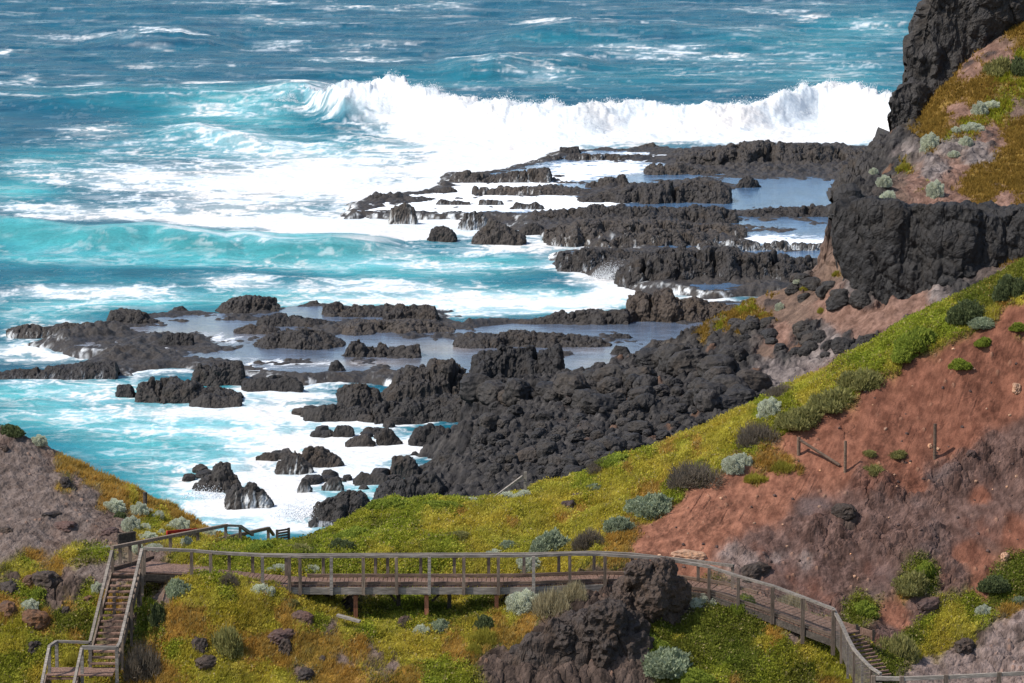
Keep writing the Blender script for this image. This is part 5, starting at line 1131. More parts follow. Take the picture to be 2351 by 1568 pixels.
for x0, x1 in ((990, 1024), (1150, 1175), (905, 880)):
    mb = MB(); mb.beam(offs(x0, WALK_W - .2) + Vector((0, 0, -.75)), offs(x1, WALK_W - .2) + Vector((0, 0, -.3)), .07, .07); mb.build('brace', M['dark_wood'], bw)
# steps and wide boards at the right hand end
mb = MB()
P0 = front(1911); dirs = (W(2010, 1545, 125.9) - P0)
for i in range(13):
    t = i / 13
    a = W(lerp(1918, 1995, t), lerp(1457, 1560, t), lerp(127.45, 125.9, t)); b = W(lerp(1972, 2052, t), lerp(1447, 1553, t), lerp(128.2, 126.4, t))
    n = Vector((0, -.115, 0)); u = Vector((0, 0, -.05))
    mb.hexa([a + u, b + u, b + u + n, a + u + n, a, b, b + n, a + n])
mb.build('step_boards', M['deck'], bw)
# edging timber with pegs beyond the turn of the walk
et = thing('timber_edging', 'low timber edging board with two pegs at the turn of the boardwalk', 'edging', W(1950, 1450, 128.6))
mb = MB(); a, b = W(1893, 1421, 129.4), W(2010, 1458, 128.9); mb.beam(a, b, .06, .2); mb.build('board', M['deck'], et)
for x, y in ((1911, 1424), (1967, 1440), (2005, 1453)):
    t = (x - 1893) / 117; c = a.lerp(b, t); mb = MB(); mb.beam(c + Vector((0, -.05, -.2)), c + Vector((0, -.05, .16)), .07, .07); mb.build('peg', M['dark_wood'], et)

# mesh screened fence running down from the turn
FN = [(1913, 1398, 127.4), (1932, 1432, 127.0), (1947, 1466, 126.6), (1961, 1491, 126.3), (1980, 1513, 126.0), (2000, 1533, 125.7), (2022, 1547, 125.4)]
fp = [W(*p) for p in FN]
fe = thing('mesh_fence', 'timber railed fence with wire mesh descending from the turn of the boardwalk', 'fence', fp[3] - Vector((0, 0, 1)))
mb = MB()
for a, b in zip(fp, fp[1:]):
    q = (b - a) * .01; mb.beam(a - q, b + q, .11, .06)
mb.build('handrail', M['rail'], fe)
for i, p in enumerate(fp[1:]):
    mb = MB(); mb.beam(p - Vector((0, 0, 1.25)), p - Vector((0, 0, .02)), .075, .075); mb.build('post', M['rail'] if i % 2 else M['post'], fe)
mb = MB()
for a, b in zip(fp, fp[1:]):
    n = max(3, int((b - a).length / .035))
    for k in range(n):
        p = a.lerp(b, k / n); mb.tube(p - Vector((0, 0, 1.0)), p - Vector((0, 0, .03)), .0045, .0045, 3)
    for k in range(22):
        h = Vector((0, 0, .08 + k * .042)); mb.tube(a - h, b - h, .0045, .0045, 3)
mb.build('wire_mesh', M['wire'], fe)
# mesh on the slope run of the boardwalk
mb = MB()
for x0, x1 in ((1695, 1773), (1773, 1843), (1843, 1913), (1628, 1695)):
    a, b = railz(x0), railz(x1)
    for k in range(24):
        p = a.lerp(b, k / 24); mb.tube(p - Vector((0, .1, .9)), p - Vector((0, .1, .03)), .003, .003, 3)
    for k in range(10):
        h = Vector((0, .1, .09 + k * .09)); mb.tube(a - h, b - h, .003, .003, 3)
mb.build('wire_mesh', M['wire'], bw)

# rail fence along the bottom right corner
BR = [(2005, 1557, 124.7), (2070, 1558, 124.6), (2172, 1554.5, 124.6), (2294, 1548.5, 124.6), (2388, 1544, 124.6), (2480, 1540, 124.6)]
bp = [W(*p) for p in BR]
ff = thing('rail_fence', 'grey timber rail fence leaving the bottom right corner of the view', 'fence', bp[2] - Vector((0, 0, 1)))
mb = MB()
for a, b in zip(bp, bp[1:]): mb.beam(a, b, .10, .115)
mb.build('handrail', M['rail'], ff)
for p in bp[:-1]:
    mb = MB(); mb.beam(p - Vector((0, 0, 1.3)), p + Vector((0, 0, .075)), .13, .13); mb.build('post', M['post'], ff)
mb = MB(); p = W(2035, 1560, 124.8); mb.beam(p - Vector((.45, 0, .02)), p + Vector((.45, .1, .0)), .14, .12); mb.build('cap_board', M['dark_wood'], ff)

# staircase on the left
stc = thing('staircase', 'steep timber staircase with two handrails going down the left bank', 'stairs', W(260, 1400, 128.6) - Vector((0, 0, 1)))
YT, YB = 129.75, 126.95
LT, LB, RT, RB = W(260, 1315, YT), W(208, 1520, YB), W(318, 1315, YT), W(266, 1520, YB)
N_ST = 16
for i in range(N_ST):
    t = i / (N_ST - 1); a = LT.lerp(LB, t); b = RT.lerp(RB, t)
    mb = MB(); d = Vector((0, -.2, 0)); u = Vector((0, 0, -.045))
    mb.hexa([a + u + d, b + u + d, b + u, a + u, a + d, b + d, b, a]); mb.build('tread', M['deck'], stc)
for a, b, s in ((LT, LB, -1), (RT, RB, 1)):
    mb = MB(); o = Vector((s * .05, .05, -.06)); mb.beam(a + o + (a - b) * .03, b + o, .06, .26); mb.build('stringer', M['post'], stc)
for a, b in (((257, 1264), (207, 1473)), ((326, 1260), (275, 1476))):
    p, q = W(*a, YT), W(*b, YB); mb = MB(); mb.beam(p, q, .09, .075); mb.build('handrail', M['rail'], stc)
for px, py, y, h in ((258, 1265, YT, .95), (326, 1262, YT, 1.5), (232, 1368, 128.35, 1.0), (301, 1368, 128.35, 1.6), (207, 1474, YB, 1.0), (322, 1300, 129.9, 1.4), (280, 1450, 127.3, 1.2)):
    p = W(px, py, y); mb = MB(); mb.beam(p - Vector((0, 0, h)), p, .085, .085); mb.build('post', M['post'], stc)
# landing with its rails
lz = LB.z - .15
mb = MB(); y1, y0 = YB - .05, YB - 1.15
xl, xr = W(116, 1540, y1).x, W(267, 1540, y1).x
k = 0; y = y1
while y > y0:
    mb.hexa([(xl, y - .12, lz - .04), (xr, y - .12, lz - .04), (xr, y, lz - .04), (xl, y, lz - .04), (xl, y - .12, lz), (xr, y - .12, lz), (xr, y, lz), (xl, y, lz)]); y -= .135
mb.build('landing', M['deck'], stc)
def railrun(pts, w=.10, h=.075, mat='rail'):
    mb = MB()
    for a, b in zip(pts, pts[1:]): mb.beam(a, b, w, h)
    return mb.build('handrail', M[mat], stc)
q0, q1, q2 = W(113, 1484, 126.0), W(130, 1472.5, 126.9), W(207, 1475, 126.9)
railrun([q0, q1, q2]); railrun([q0, W(92, 1590, 124.7)], .085)
r0, r1 = W(188, 1486.5, 125.85), W(268, 1487.5, 125.85)
railrun([r0, r1], .11, .11); railrun([r0, W(163, 1600, 124.6)], .085); railrun([r1, W(276, 1474, 126.95)], .09)
for p, h in ((q0, 1.3), (q1, 1.1), (q2, 1.1), (r0, 1.5), (r1, 1.6)):
    mb = MB(); mb.beam(p - Vector((0, 0, h)), p, .10, .10); mb.build('post', M['rail'], stc)
for i in range(9):
    a = Vector((xl + .02 - .035 * i, y0 + .05 - .2 * i, lz - .17 * i - .09)); b = a + Vector((.95, 0, 0))
    mb = MB(); d = Vector((0, -.22, 0)); u = Vector((0, 0, -.045)); mb.hexa([a + u + d, b + u + d, b + u, a + u, a + d, b + d, b, a]); mb.build('tread', M['deck'], stc)
for s in (0, 1):
    a = Vector((xl + s * .99, y0 + .1, lz - .1)); b = a + Vector((-.035 * 9, -1.8, -1.53)); mb = MB(); mb.beam(a, b, .06, .26); mb.build('stringer', M['post'], stc)
for px, py, y in ((318, 1345, 129.9), (375, 1350, 130.5), (262, 1345, 130.1)):
    p = W(px, py, y); mb = MB(); mb.beam(p - Vector((0, 0, 1.4)), p + Vector((0, 0, .2)), .10, .10); mb.build('support_post', M['dark_wood'], stc)

# path platform at the head of the stairs
pd = thing('path_deck', 'reddish timber path deck at the head of the stairs, widening to the left', 'deck', W(380, 1310, 131))
mb = MB()
C0, C1, C2, C3 = W(258, 1311, 130.05), W(492, 1321, 130.45), W(498, 1264, 136.3), W(428, 1262.5, 136.4)
zt = Vector((0, 0, .012))
nb = 46
for i in range(nb):
    t0, t1 = i / nb, (i + .93) / nb
    a0, a1 = C0.lerp(C3, t0), C0.lerp(C3, t1); b0, b1 = C1.lerp(C2, t0), C1.lerp(C2, t1)
    tk = Vector((0, 0, -.04)); mb.hexa([a0 + tk + zt, b0 + tk + zt, b1 + tk + zt, a1 + tk + zt, a0 + zt, b0 + zt, b1 + zt, a1 + zt])
mb.build('deck', M['deck'], pd)
mb = MB(); mb.beam(C0 + Vector((0, .02, .07)), C3 + Vector((0, 0, .07)), .1, .1); mb.build('kerb', M['kerb'], pd)
mb = MB(); mb.beam(C0 + Vector((.02, -.02, -.15)), C1 + Vector((-.2, -.06, -.15)), .07, .2); mb.build('fascia_beam', M['dark_wood'], pd)

# fences beyond, where the path drops towards the beach
f1 = thing('rail_fence', 'timber rail fence climbing from the stairs along the back of the path deck', 'fence', W(388, 1290, 133.6) - Vector((0, 0, .4)))
A = W(257, 1257, 130.6); B = W(520, 1206, 136.6); Cc = W(551, 1207.5, 137.2); D = W(580, 1228, 138.0)
mb = MB(); mb.beam(A, B, .12, .10); mb.build('handrail', M['post'], f1)
mb = MB(); mb.beam(B - (B - A) * .002, Cc, .11, .08); mb.beam(Cc, D, .10, .09); mb.build('handrail', M['rail'], f1)
for px, hh in ((275, .95), (297, .95), (318, .95), (388, .95), (452, .95), (518, .95), (551, .85)):
    t = (px - 257) / (520 - 257); p = A.lerp(B, min(t, .995)) if px < 530 else Cc
    mb = MB(); mb.beam(p - Vector((0, 0, hh)), p - Vector((0, 0, .02)), .10, .10); mb.build('post', M['post'], f1)
mb = MB()
a = A.lerp(B, .992); n = 12
for k in range(n):
    p = a.lerp(Cc, k / n); mb.tube(p - Vector((0, 0, .75)), p - Vector((0, 0, .05)), .005, .005, 3)
for k in range(7): h = Vector((0, 0, .1 + .1 * k)); mb.tube(a - h, Cc - h, .005, .005, 3)
mb.build('wire_mesh', M['wire'], f1)
f2 = thing('rail_fence', 'short rail fence on the seaward side where the path drops to the beach', 'fence', W(560, 1240, 138.5) - Vector((0, 0, .5)))
E0, E1, E2, E3 = W(494, 1262, 136.0), W(502, 1238, 136.4), W(617, 1212.5, 140.2), W(628, 1228, 140.8)
mb = MB(); mb.beam(E0, E1, .10, .10); mb.beam(E1, E2, .12, .10); mb.beam(E2, E3, .09, .08); mb.build('handrail', M['post'], f2)
for px in (503, 519, 552, 560, 617):
    t = (px - 502) / 115; p = E1.lerp(E2, min(max(t, .01), .99)); mb = MB(); mb.beam(p - Vector((0, 0, .85)), p - Vector((0, 0, .02)), .10, .10); mb.build('post', M['post'], f2)
sg = thing('slatted_panel', 'small dark slatted timber panel standing in bright green scrub above the cove', 'panel', W(650, 1250, 138.2))
mb = MB(); p0, p1 = W(636, 1216, 138.0), W(663, 1211.5, 138.3)
for p in (p0, p1):
    m2 = MB(); m2.beam(p - Vector((0, 0, .62)), p + Vector((0, 0, .0)), .09, .09); m2.build('post', M['dark_wood'], sg)
for k in range(4): h = Vector((0, -.03, .05 + .09 * k)); mb.beam(p0 - h, p1 - h, .03, .065)
mb.build('slats', M['post'], sg)
# information boards beside the path
ib = thing('information_board', 'grey board on two legs facing the stairs, seen from behind', 'sign', W(290, 1262, 134.2))
mb = MB(); a, b = W(272, 1228, 134.1), W(309, 1222, 134.4); mb.beam(a - Vector((0, 0, .18)), b - Vector((0, 0, .18)), .04, .38); mb.build('panel', M['dark_wood'], ib)
mb = MB(); mb.beam(a + Vector((0, -.005, .02)), b + Vector((0, -.005, .02)), .06, .04); mb.build('top_trim', M['post'], ib)
for p in (a, b):
    mb = MB(); mb.beam(p - Vector((0, -.03, .95)), p - Vector((0, -.03, .0)), .07, .07); mb.build('leg', M['dark_wood'], ib)
rb = thing('information_board', 'red edged board behind the long handrail at the head of the stairs', 'sign', W(415, 1240, 136.0))
mb = MB(); a, b = W(383, 1222, 135.6), W(452, 1216, 136.8); mb.beam(a, b, .05, .10); mb.beam(a - Vector((0, 0, .07)), a.lerp(b, .12) - Vector((0, 0, .07)), .05, .12); mb.build('red_edge', M['red_board'], rb)
mb = MB(); mb.beam(a - Vector((0, -.05, .3)), b - Vector((0, -.05, .3)), .03, .42); mb.build('panel', M['post'], rb)
for p in (a, b):
    mb = MB(); mb.beam(p - Vector((0, -.1, .9)), p - Vector((0, -.1, .05)), .07, .07); mb.build('leg', M['dark_wood'], rb)

# posts and fallen rails on the slopes
def slope_post(label, px, pt, pb, name='fence_post', w=.1, group=None, y=None, mat='kerb', cat='post'):
    g = NL.hit(px, pb); yy = g.y; t = W(px, pt, yy)
    mb = MB(); mb.tube(Vector((t.x, yy, g.z - .3)), t, w / 2 * 1.05, w / 2, 10)
    return tag(mb.build(name, M[mat], None), label, cat, group), g, t
_, g1, t1 = slope_post('round timber post with a fallen rail leaning on it, on the red slope', 1834, 1003, 1044, w=.12)
_, g2, t2 = slope_post('round timber post at the lower end of the fallen rail on the red slope', 1941, 1012, 1084)
slope_post('tall lone round post standing highest on the red slope', 2147, 973, 1054, w=.11)
mb = MB(); lo = NL.hit(1928, 1073); mb.tube(t1 - Vector((-.04, .06, .1)), lo + Vector((0, -.02, .06)), .05, .05, 10)
tag(mb.build('fallen_rail', M['kerb'], None), 'fallen round rail sloping from post to ground on the red slope', 'rail')
pp = W(1206, 1083, 140.2); qq = W(1206, 1125, 140.2)
mb = MB(); mb.beam(qq - Vector((0, 0, .3)), pp, .10, .10); tag(mb.build('fence_post', M['rail'], None), 'grey square post on the spur crest against the boulder beach', 'post')
mb = MB(); mb.beam(W(1125, 1150, 139.3), W(1200, 1094, 140.1), .07, .09); tag(mb.build('fallen_rail', M['rail'], None), 'leaning grey rail beside the post on the spur crest', 'rail')
slope_post('short square stump post among cushion bushes on the left bank', 333, 1130, 1160, w=.15, mat='dark_wood')
mb = MB(); mb.beam(W(774, 1412, 129.2), W(827, 1427, 129.0), .2, .07); tag(mb.build('timber_plank', M['rail'], None), 'loose grey plank lying under the boardwalk beside a red support', 'plank')
# ------------------------------------------------------------------ grass on the hillside (uncountable): blades and leaf tufts
def scatter_tufts(name, types, n, seed, label, kind):
    r = np.random.default_rng(seed)
    Xs, Ys = NL.X, NL.Y
    px, py = NPX
    vis = ((px > -60) & (px < 2420) & (py > 900 - 420 * np.clip((px - 1500) / 850, 0, 1)) & (py < 1640))
    cell = np.gradient(NL.ys)[None, :] * Ys
    sl = np.sqrt(1 + (np.gradient(NL.Z, axis=1) / np.gradient(NL.ys)[None, :]) ** 2)
    front = np.clip((np.gradient(NL.Z, axis=1) / np.gradient(NL.ys)[None, :]) + .55, .05, 1.2)
    patch = .35 + .65 * sstep(.38, .62, fbm2(Xs / .5, Ys / .5, 4, seed) * .5 + .5)
    w = sum(NW[t] * d for t, d in types) 
    w = np.where(w > .12, w, 0) * cell * sl * vis * front * patch
    w = w.ravel(); c = np.cumsum(w); idx = np.searchsorted(c, r.uniform(0, c[-1], n))
    i, j = np.unravel_index(np.clip(idx, 0, w.size - 1), Xs.shape)
    z = NL.Z[i, j]; x = Xs[i, j] + r.normal(0, .03, n); y = Ys[i, j] + r.normal(0, .02, n)
    return i, j, np.stack([x, y, z], 1), r

GP = {'y': ((.35, .30, .03), (.53, .46, .085)), 'o': ((.34, .20, .035), (.50, .33, .09)), 'g': ((.20, .23, .022), (.38, .385, .055)), 'G': ((.11, .13, .018), (.23, .24, .04)), 'r': ((.2, .14, .05), (.3, .2, .08)), 's': ((.2, .16, .09), (.3, .24, .14)), 'm': ((.2, .16, .09), (.3, .24, .14)), 'u': ((.2, .16, .09), (.3, .24, .14)), 'p': ((.2, .16, .09), (.3, .24, .14)), 'd': ((.12, .12, .04), (.2, .2, .06))}
def tuft_colours(i, j, r, n):
    W_ = np.stack([NW[t][i, j] for t in NT], 1); W_ = W_ / W_.sum(1, keepdims=True)
    cum = np.cumsum(W_, 1); k = (r.uniform(0, 1, n)[:, None] > cum).sum(1).clip(0, len(NT) - 1)
    lo = np.array([GP[t][0] for t in NT])[k]; hi = np.array([GP[t][1] for t in NT])[k]
    q = np.clip(.5 + .5 * (r.beta(2, 2, n) - .5) + .75 * fbm2(NL.X[i, j] / .8, NL.Y[i, j] / .8, 4, 133), 0, 1)[:, None]
    hue = .5 + .5 * fbm2(NL.X[i, j] / 1.7, NL.Y[i, j] / 1.7, 3, 134)[:, None]
    c = lo + (hi - lo) * q
    c = c * (1 + (np.array([.14, -.05, 0]) * (hue - .5) * 2))
    dry = (r.uniform(0, 1, n) < .06)[:, None]
    return np.where(dry, np.array([.46, .38, .17]) * r.uniform(.7, 1, n)[:, None], c), k
# blades
n = 190000
i, j, P, r = scatter_tufts('grass', (('y', 1.0), ('o', .9), ('g', .35), ('G', .5), ('r', .012), ('s', .03), ('d', .05), ('m', .008)), n, 131, '', '')
c, k = tuft_colours(i, j, r, n)
NB = 3
h = r.uniform(.06, .17, (n, NB)) * (1 + .5 * p2(P[:, 0] / .7, P[:, 1] / .7, 9))[:, None]; wd = r.uniform(.010, .022, (n, NB))
an = r.uniform(0, np.pi, (n, NB)); la = r.uniform(0, 2 * np.pi, (n, NB)); le = r.uniform(.1, .8, (n, NB)) * h
b = P[:, None, :] + np.stack([r.normal(0, .025, (n, NB)), r.normal(0, .025, (n, NB)), np.full((n, NB), -.015)], -1)
s = np.stack([np.cos(an) * wd, np.sin(an) * wd, 0 * an], -1)
tip = b + np.stack([np.cos(la) * le + .25 * h, np.sin(la) * le, h], -1)
V = np.stack([b - s, b + s, tip], 2).reshape(-1, 3)
cc = np.repeat(c, NB * 3, 0)
me = raw_mesh('grass', V, np.arange(len(V)).reshape(-1, 3), {'Col': cc}, None, False)
tag(link('grass', me, M['leaf']), 'yellow green and rusty grass covering the slopes', 'grass', kind='stuff')
# leafy mat
n = 120000
i, j, P, r = scatter_tufts('ground_cover', (('g', 1.0), ('G', .9), ('y', .22), ('o', .06)), n, 141, '', '')
c, k = tuft_colours(i, j, r, n)
NB = 3
d = r.normal(size=(n, NB, 3)); d[..., 2] = np.abs(d[..., 2]) * .9 + .25; d /= np.linalg.norm(d, axis=2, keepdims=True)
e = np.cross(d, r.normal(size=(n, NB, 3))); e /= np.linalg.norm(e, axis=2, keepdims=True)
hh = .10 * np.clip(.5 + .8 * fbm2(P[:, 0] / .55, P[:, 1] / .55, 3, 142), 0, 1.2)
b = P[:, None, :] + r.normal(0, .035, (n, NB, 3)) + np.array([0, 0, 1.]) * (hh[:, None, None] + .01)
ln = r.uniform(.04, .085, (n, NB, 1)); wd = ln * r.uniform(.3, .5, (n, NB, 1))
V = np.stack([b, b + d * ln * .5 + e * wd, b + d * ln, b + d * ln * .5 - e * wd], 2).reshape(-1, 3)
me = raw_mesh('ground_cover', V, np.arange(len(V)).reshape(-1, 4), {'Col': np.repeat(c, NB * 4, 0)}, None, False)
tag(link('ground_cover', me, M['leaf']), 'bright green leafy mat growing over the spur and gully', 'ground cover', kind='stuff')

# tussocks on the far headland slope
r = np.random.default_rng(151); n = 42000
fx, fy = HPX
w = (HW['o'] * 1.0 + HW['g'] * 1.3 + HW['b'] * .03 + HW['r'] * .03) * ((fx > 1580) & (fx < 2420) & (fy > -60) & (fy < 900)) * (HL.Z > 2) * np.gradient(HL.ys)[None, :]
w = np.where(w > .01, w, 0) * (.3 + .7 * sstep(.4, .6, fbm2(HL.X / 1.5, HL.Y / 1.5, 3, 152) * .5 + .5))
cw = np.cumsum(w.ravel()); idx = np.searchsorted(cw, r.uniform(0, cw[-1], n)); i, j = np.unravel_index(np.clip(idx, 0, w.size - 1), w.shape)
P = HL.V[i, j] + np.stack([r.normal(0, .08, n), r.normal(0, .06, n), np.zeros(n)], 1)
gm = (HW['g'][i, j] > r.uniform(0, 1, n))[:, None]; q = r.beta(2, 2, n)[:, None]
c = np.where(gm, np.array([.17, .19, .015]) * (1 - q) + np.array([.36, .35, .035]) * q, np.array([.19, .115, .02]) * (1 - q) + np.array([.36, .23, .055]) * q)
h = r.uniform(.12, .36, (n, 3)); wd = r.uniform(.03, .07, (n, 3)); an = r.uniform(0, np.pi, (n, 3)); la = r.uniform(0, 2 * np.pi, (n, 3)); le = r.uniform(.2, .8, (n, 3)) * h
b = P[:, None, :] + np.stack([r.normal(0, .06, (n, 3)), r.normal(0, .06, (n, 3)), np.full((n, 3), -.03)], -1)
s = np.stack([np.cos(an) * wd, np.sin(an) * wd, 0 * an], -1); tip = b + np.stack([np.cos(la) * le, np.sin(la) * le, h], -1)
V = np.stack([b - s, b + s, tip], 2).reshape(-1, 3)
me = raw_mesh('grass', V, np.arange(len(V)).reshape(-1, 3), {'Col': np.repeat(c, 9, 0)}, None, False)
tag(link('grass', me, M['leaf']), 'rusty and green tussock grass on the far headland slope', 'grass', kind='stuff')

# ------------------------------------------------------------------ shrubs
SHP = {'S': ((.42, .44, .33), (.74, .75, .60)), 'B': ((.21, .25, .15), (.42, .46, .31)), 'G': ((.17, .22, .03), (.36, .40, .07)), 'D': ((.11, .09, .066), (.25, .205, .155)), 'O': ((.19, .185, .06), (.36, .33, .13)), 'Y': ((.25, .22, .03), (.42, .37, .07)), 'T': ((.28, .23, .13), (.46, .40, .25)), 'K': ((.075, .095, .04), (.17, .195, .085))}
def bush_mesh(kind, seed):
    r = np.random.default_rng(seed)
    lo, hi = np.array(SHP[kind][0]), np.array(SHP[kind][1])
    n = {'S': 9000, 'B': 6500, 'G': 6500, 'D': 3800, 'O': 6000, 'Y': 4200, 'T': 3800, 'K': 6000}[kind]
    d = r.normal(size=(n, 3)); d[:, 2] = np.abs(d[:, 2]); d /= np.linalg.norm(d, axis=1, keepdims=True)
    squash = lambda q: q * np.stack([1 + .12 * q[:, 2], 1 + .12 * q[:, 2], .95 * np.clip(1.25 - .3 * q[:, 2], 0, 2)], 1)
    lum = fbm3((d * 2.2 + seed).astype(np.float32), 3, seed)[:, None]
    w1 = worley3((d * 2.4 + seed * 1.7).astype(np.float32), seed)[0][:, None]
    rad = (.84 + .22 * lum + .38 * (.5 - w1)) 
    if kind in 'DTYO': rad = rad * r.uniform(.35, 1.1, (n, 1)) ** .6
    else: rad = rad * r.uniform(.86, 1.04, (n, 1))
    p = squash(d * rad)
    lobes = np.array([[0, 0, 1.0]] + ([[np.cos(a_) * o_, np.sin(a_) * o_, s_] for a_, o_, s_ in zip(r.uniform(0, 6.28, 5), r.uniform(.45, .8, 5), r.uniform(.38, .7, 5))] if kind != 'S' or seed % 2 else []))
    lobes[0, 2] = .82 if len(lobes) > 1 else 1.0
    li = r.choice(len(lobes), n, p=lobes[:, 2] ** 2 / (lobes[:, 2] ** 2).sum())
    p = p * lobes[li, 2:3] + np.concatenate([lobes[li, :2], np.zeros((n, 1))], 1)
    l = {'S': .07, 'B': .13, 'G': .12, 'D': .26, 'O': .17, 'Y': .26, 'T': .26, 'K': .12}[kind]
    wd = {'S': .030, 'B': .042, 'G': .045, 'D': .012, 'O': .028, 'Y': .02, 'T': .015, 'K': .045}[kind]
    jit = {'S': .6, 'B': .55, 'G': .65, 'D': .45, 'O': .5, 'Y': .35, 'T': .4, 'K': .7}[kind]
    up = {'D': .5, 'T': .7, 'Y': .8}.get(kind, .25)
    q = d + jit * r.normal(size=(n, 3)) + np.array([0, 0, up]); q /= np.linalg.norm(q, axis=1, keepdims=True)
    e = np.cross(q, r.normal(size=(n, 3))); e /= np.linalg.norm(e, axis=1, keepdims=True)
    L_ = l * r.uniform(.6, 1.3, (n, 1)); W_ = wd * r.uniform(.7, 1.3, (n, 1))
    V = np.stack([p - q * L_ * .35, p + e * W_, p + q * L_ * .65, p - e * W_], 1).reshape(-1, 3)
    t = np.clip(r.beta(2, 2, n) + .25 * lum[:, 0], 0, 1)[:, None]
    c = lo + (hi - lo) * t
    F1 = np.arange(n * 4).reshape(-1, 4); C = np.repeat(c, 4, 0)
    # leafy body inside so that the far side does not show through
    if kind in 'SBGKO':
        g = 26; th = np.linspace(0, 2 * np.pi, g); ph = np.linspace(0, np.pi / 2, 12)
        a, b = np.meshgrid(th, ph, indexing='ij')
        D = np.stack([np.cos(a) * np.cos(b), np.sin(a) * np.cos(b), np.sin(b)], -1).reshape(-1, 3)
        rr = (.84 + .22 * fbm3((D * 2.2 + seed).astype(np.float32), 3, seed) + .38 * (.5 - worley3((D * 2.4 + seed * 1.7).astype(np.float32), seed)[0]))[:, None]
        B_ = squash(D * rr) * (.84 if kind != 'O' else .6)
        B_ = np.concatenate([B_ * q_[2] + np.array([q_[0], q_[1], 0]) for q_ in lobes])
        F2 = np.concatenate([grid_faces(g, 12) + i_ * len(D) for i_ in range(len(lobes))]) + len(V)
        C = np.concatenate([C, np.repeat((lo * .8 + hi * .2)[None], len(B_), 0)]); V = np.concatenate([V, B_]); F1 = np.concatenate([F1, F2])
    return raw_mesh('shrub_' + 'foliage', V, F1, {'Col': C}, None, False)
BM = {}
def shrub(px, base, w, h, kind, label, land=None, cat='shrub', name=None, group=None):
    land = land or NL
    g = land.hit(px, base)
    if g is None: return None
    key = (kind, int(px * 3 + base) % 4)
    if key not in BM:
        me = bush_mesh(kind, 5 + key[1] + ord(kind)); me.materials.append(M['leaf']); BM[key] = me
    nm = name or {'S': 'cushion_bush', 'B': 'saltbush', 'G': 'green_shrub', 'D': 'dry_shrub', 'O': 'olive_shrub', 'Y': 'grass_tussock', 'T': 'dry_tussock', 'K': 'dark_shrub'}[kind]
    o = bpy.data.objects.new(nm, BM[key]); COL.objects.link(o)
    m_ = g.y / FPX
    rx = w * m_ / 2; hz = h * m_
    dp = min(rx * .9, max(hz * .9, rx * .5))
    o.location = (g.x, g.y + dp * .6, g.z - .12 * hz)
    try: o.location.z = max(o.location.z, land.height(g.x, g.y + dp * .6) - .25 * hz)
    except Exception: pass
    o.scale = (rx * 1.06, dp, hz * 1.12); o.rotation_euler = (0, 0, 0)
    return tag(o, label, cat, group or {'S': 'pale cushion bushes', 'B': 'blue green saltbushes', 'G': 'bright green shrubs', 'D': 'brown twiggy shrubs', 'O': 'olive shrubs', 'Y': 'yellow grass tufts', 'T': 'straw coloured shrubs', 'K': 'dark green shrubs'}[kind])
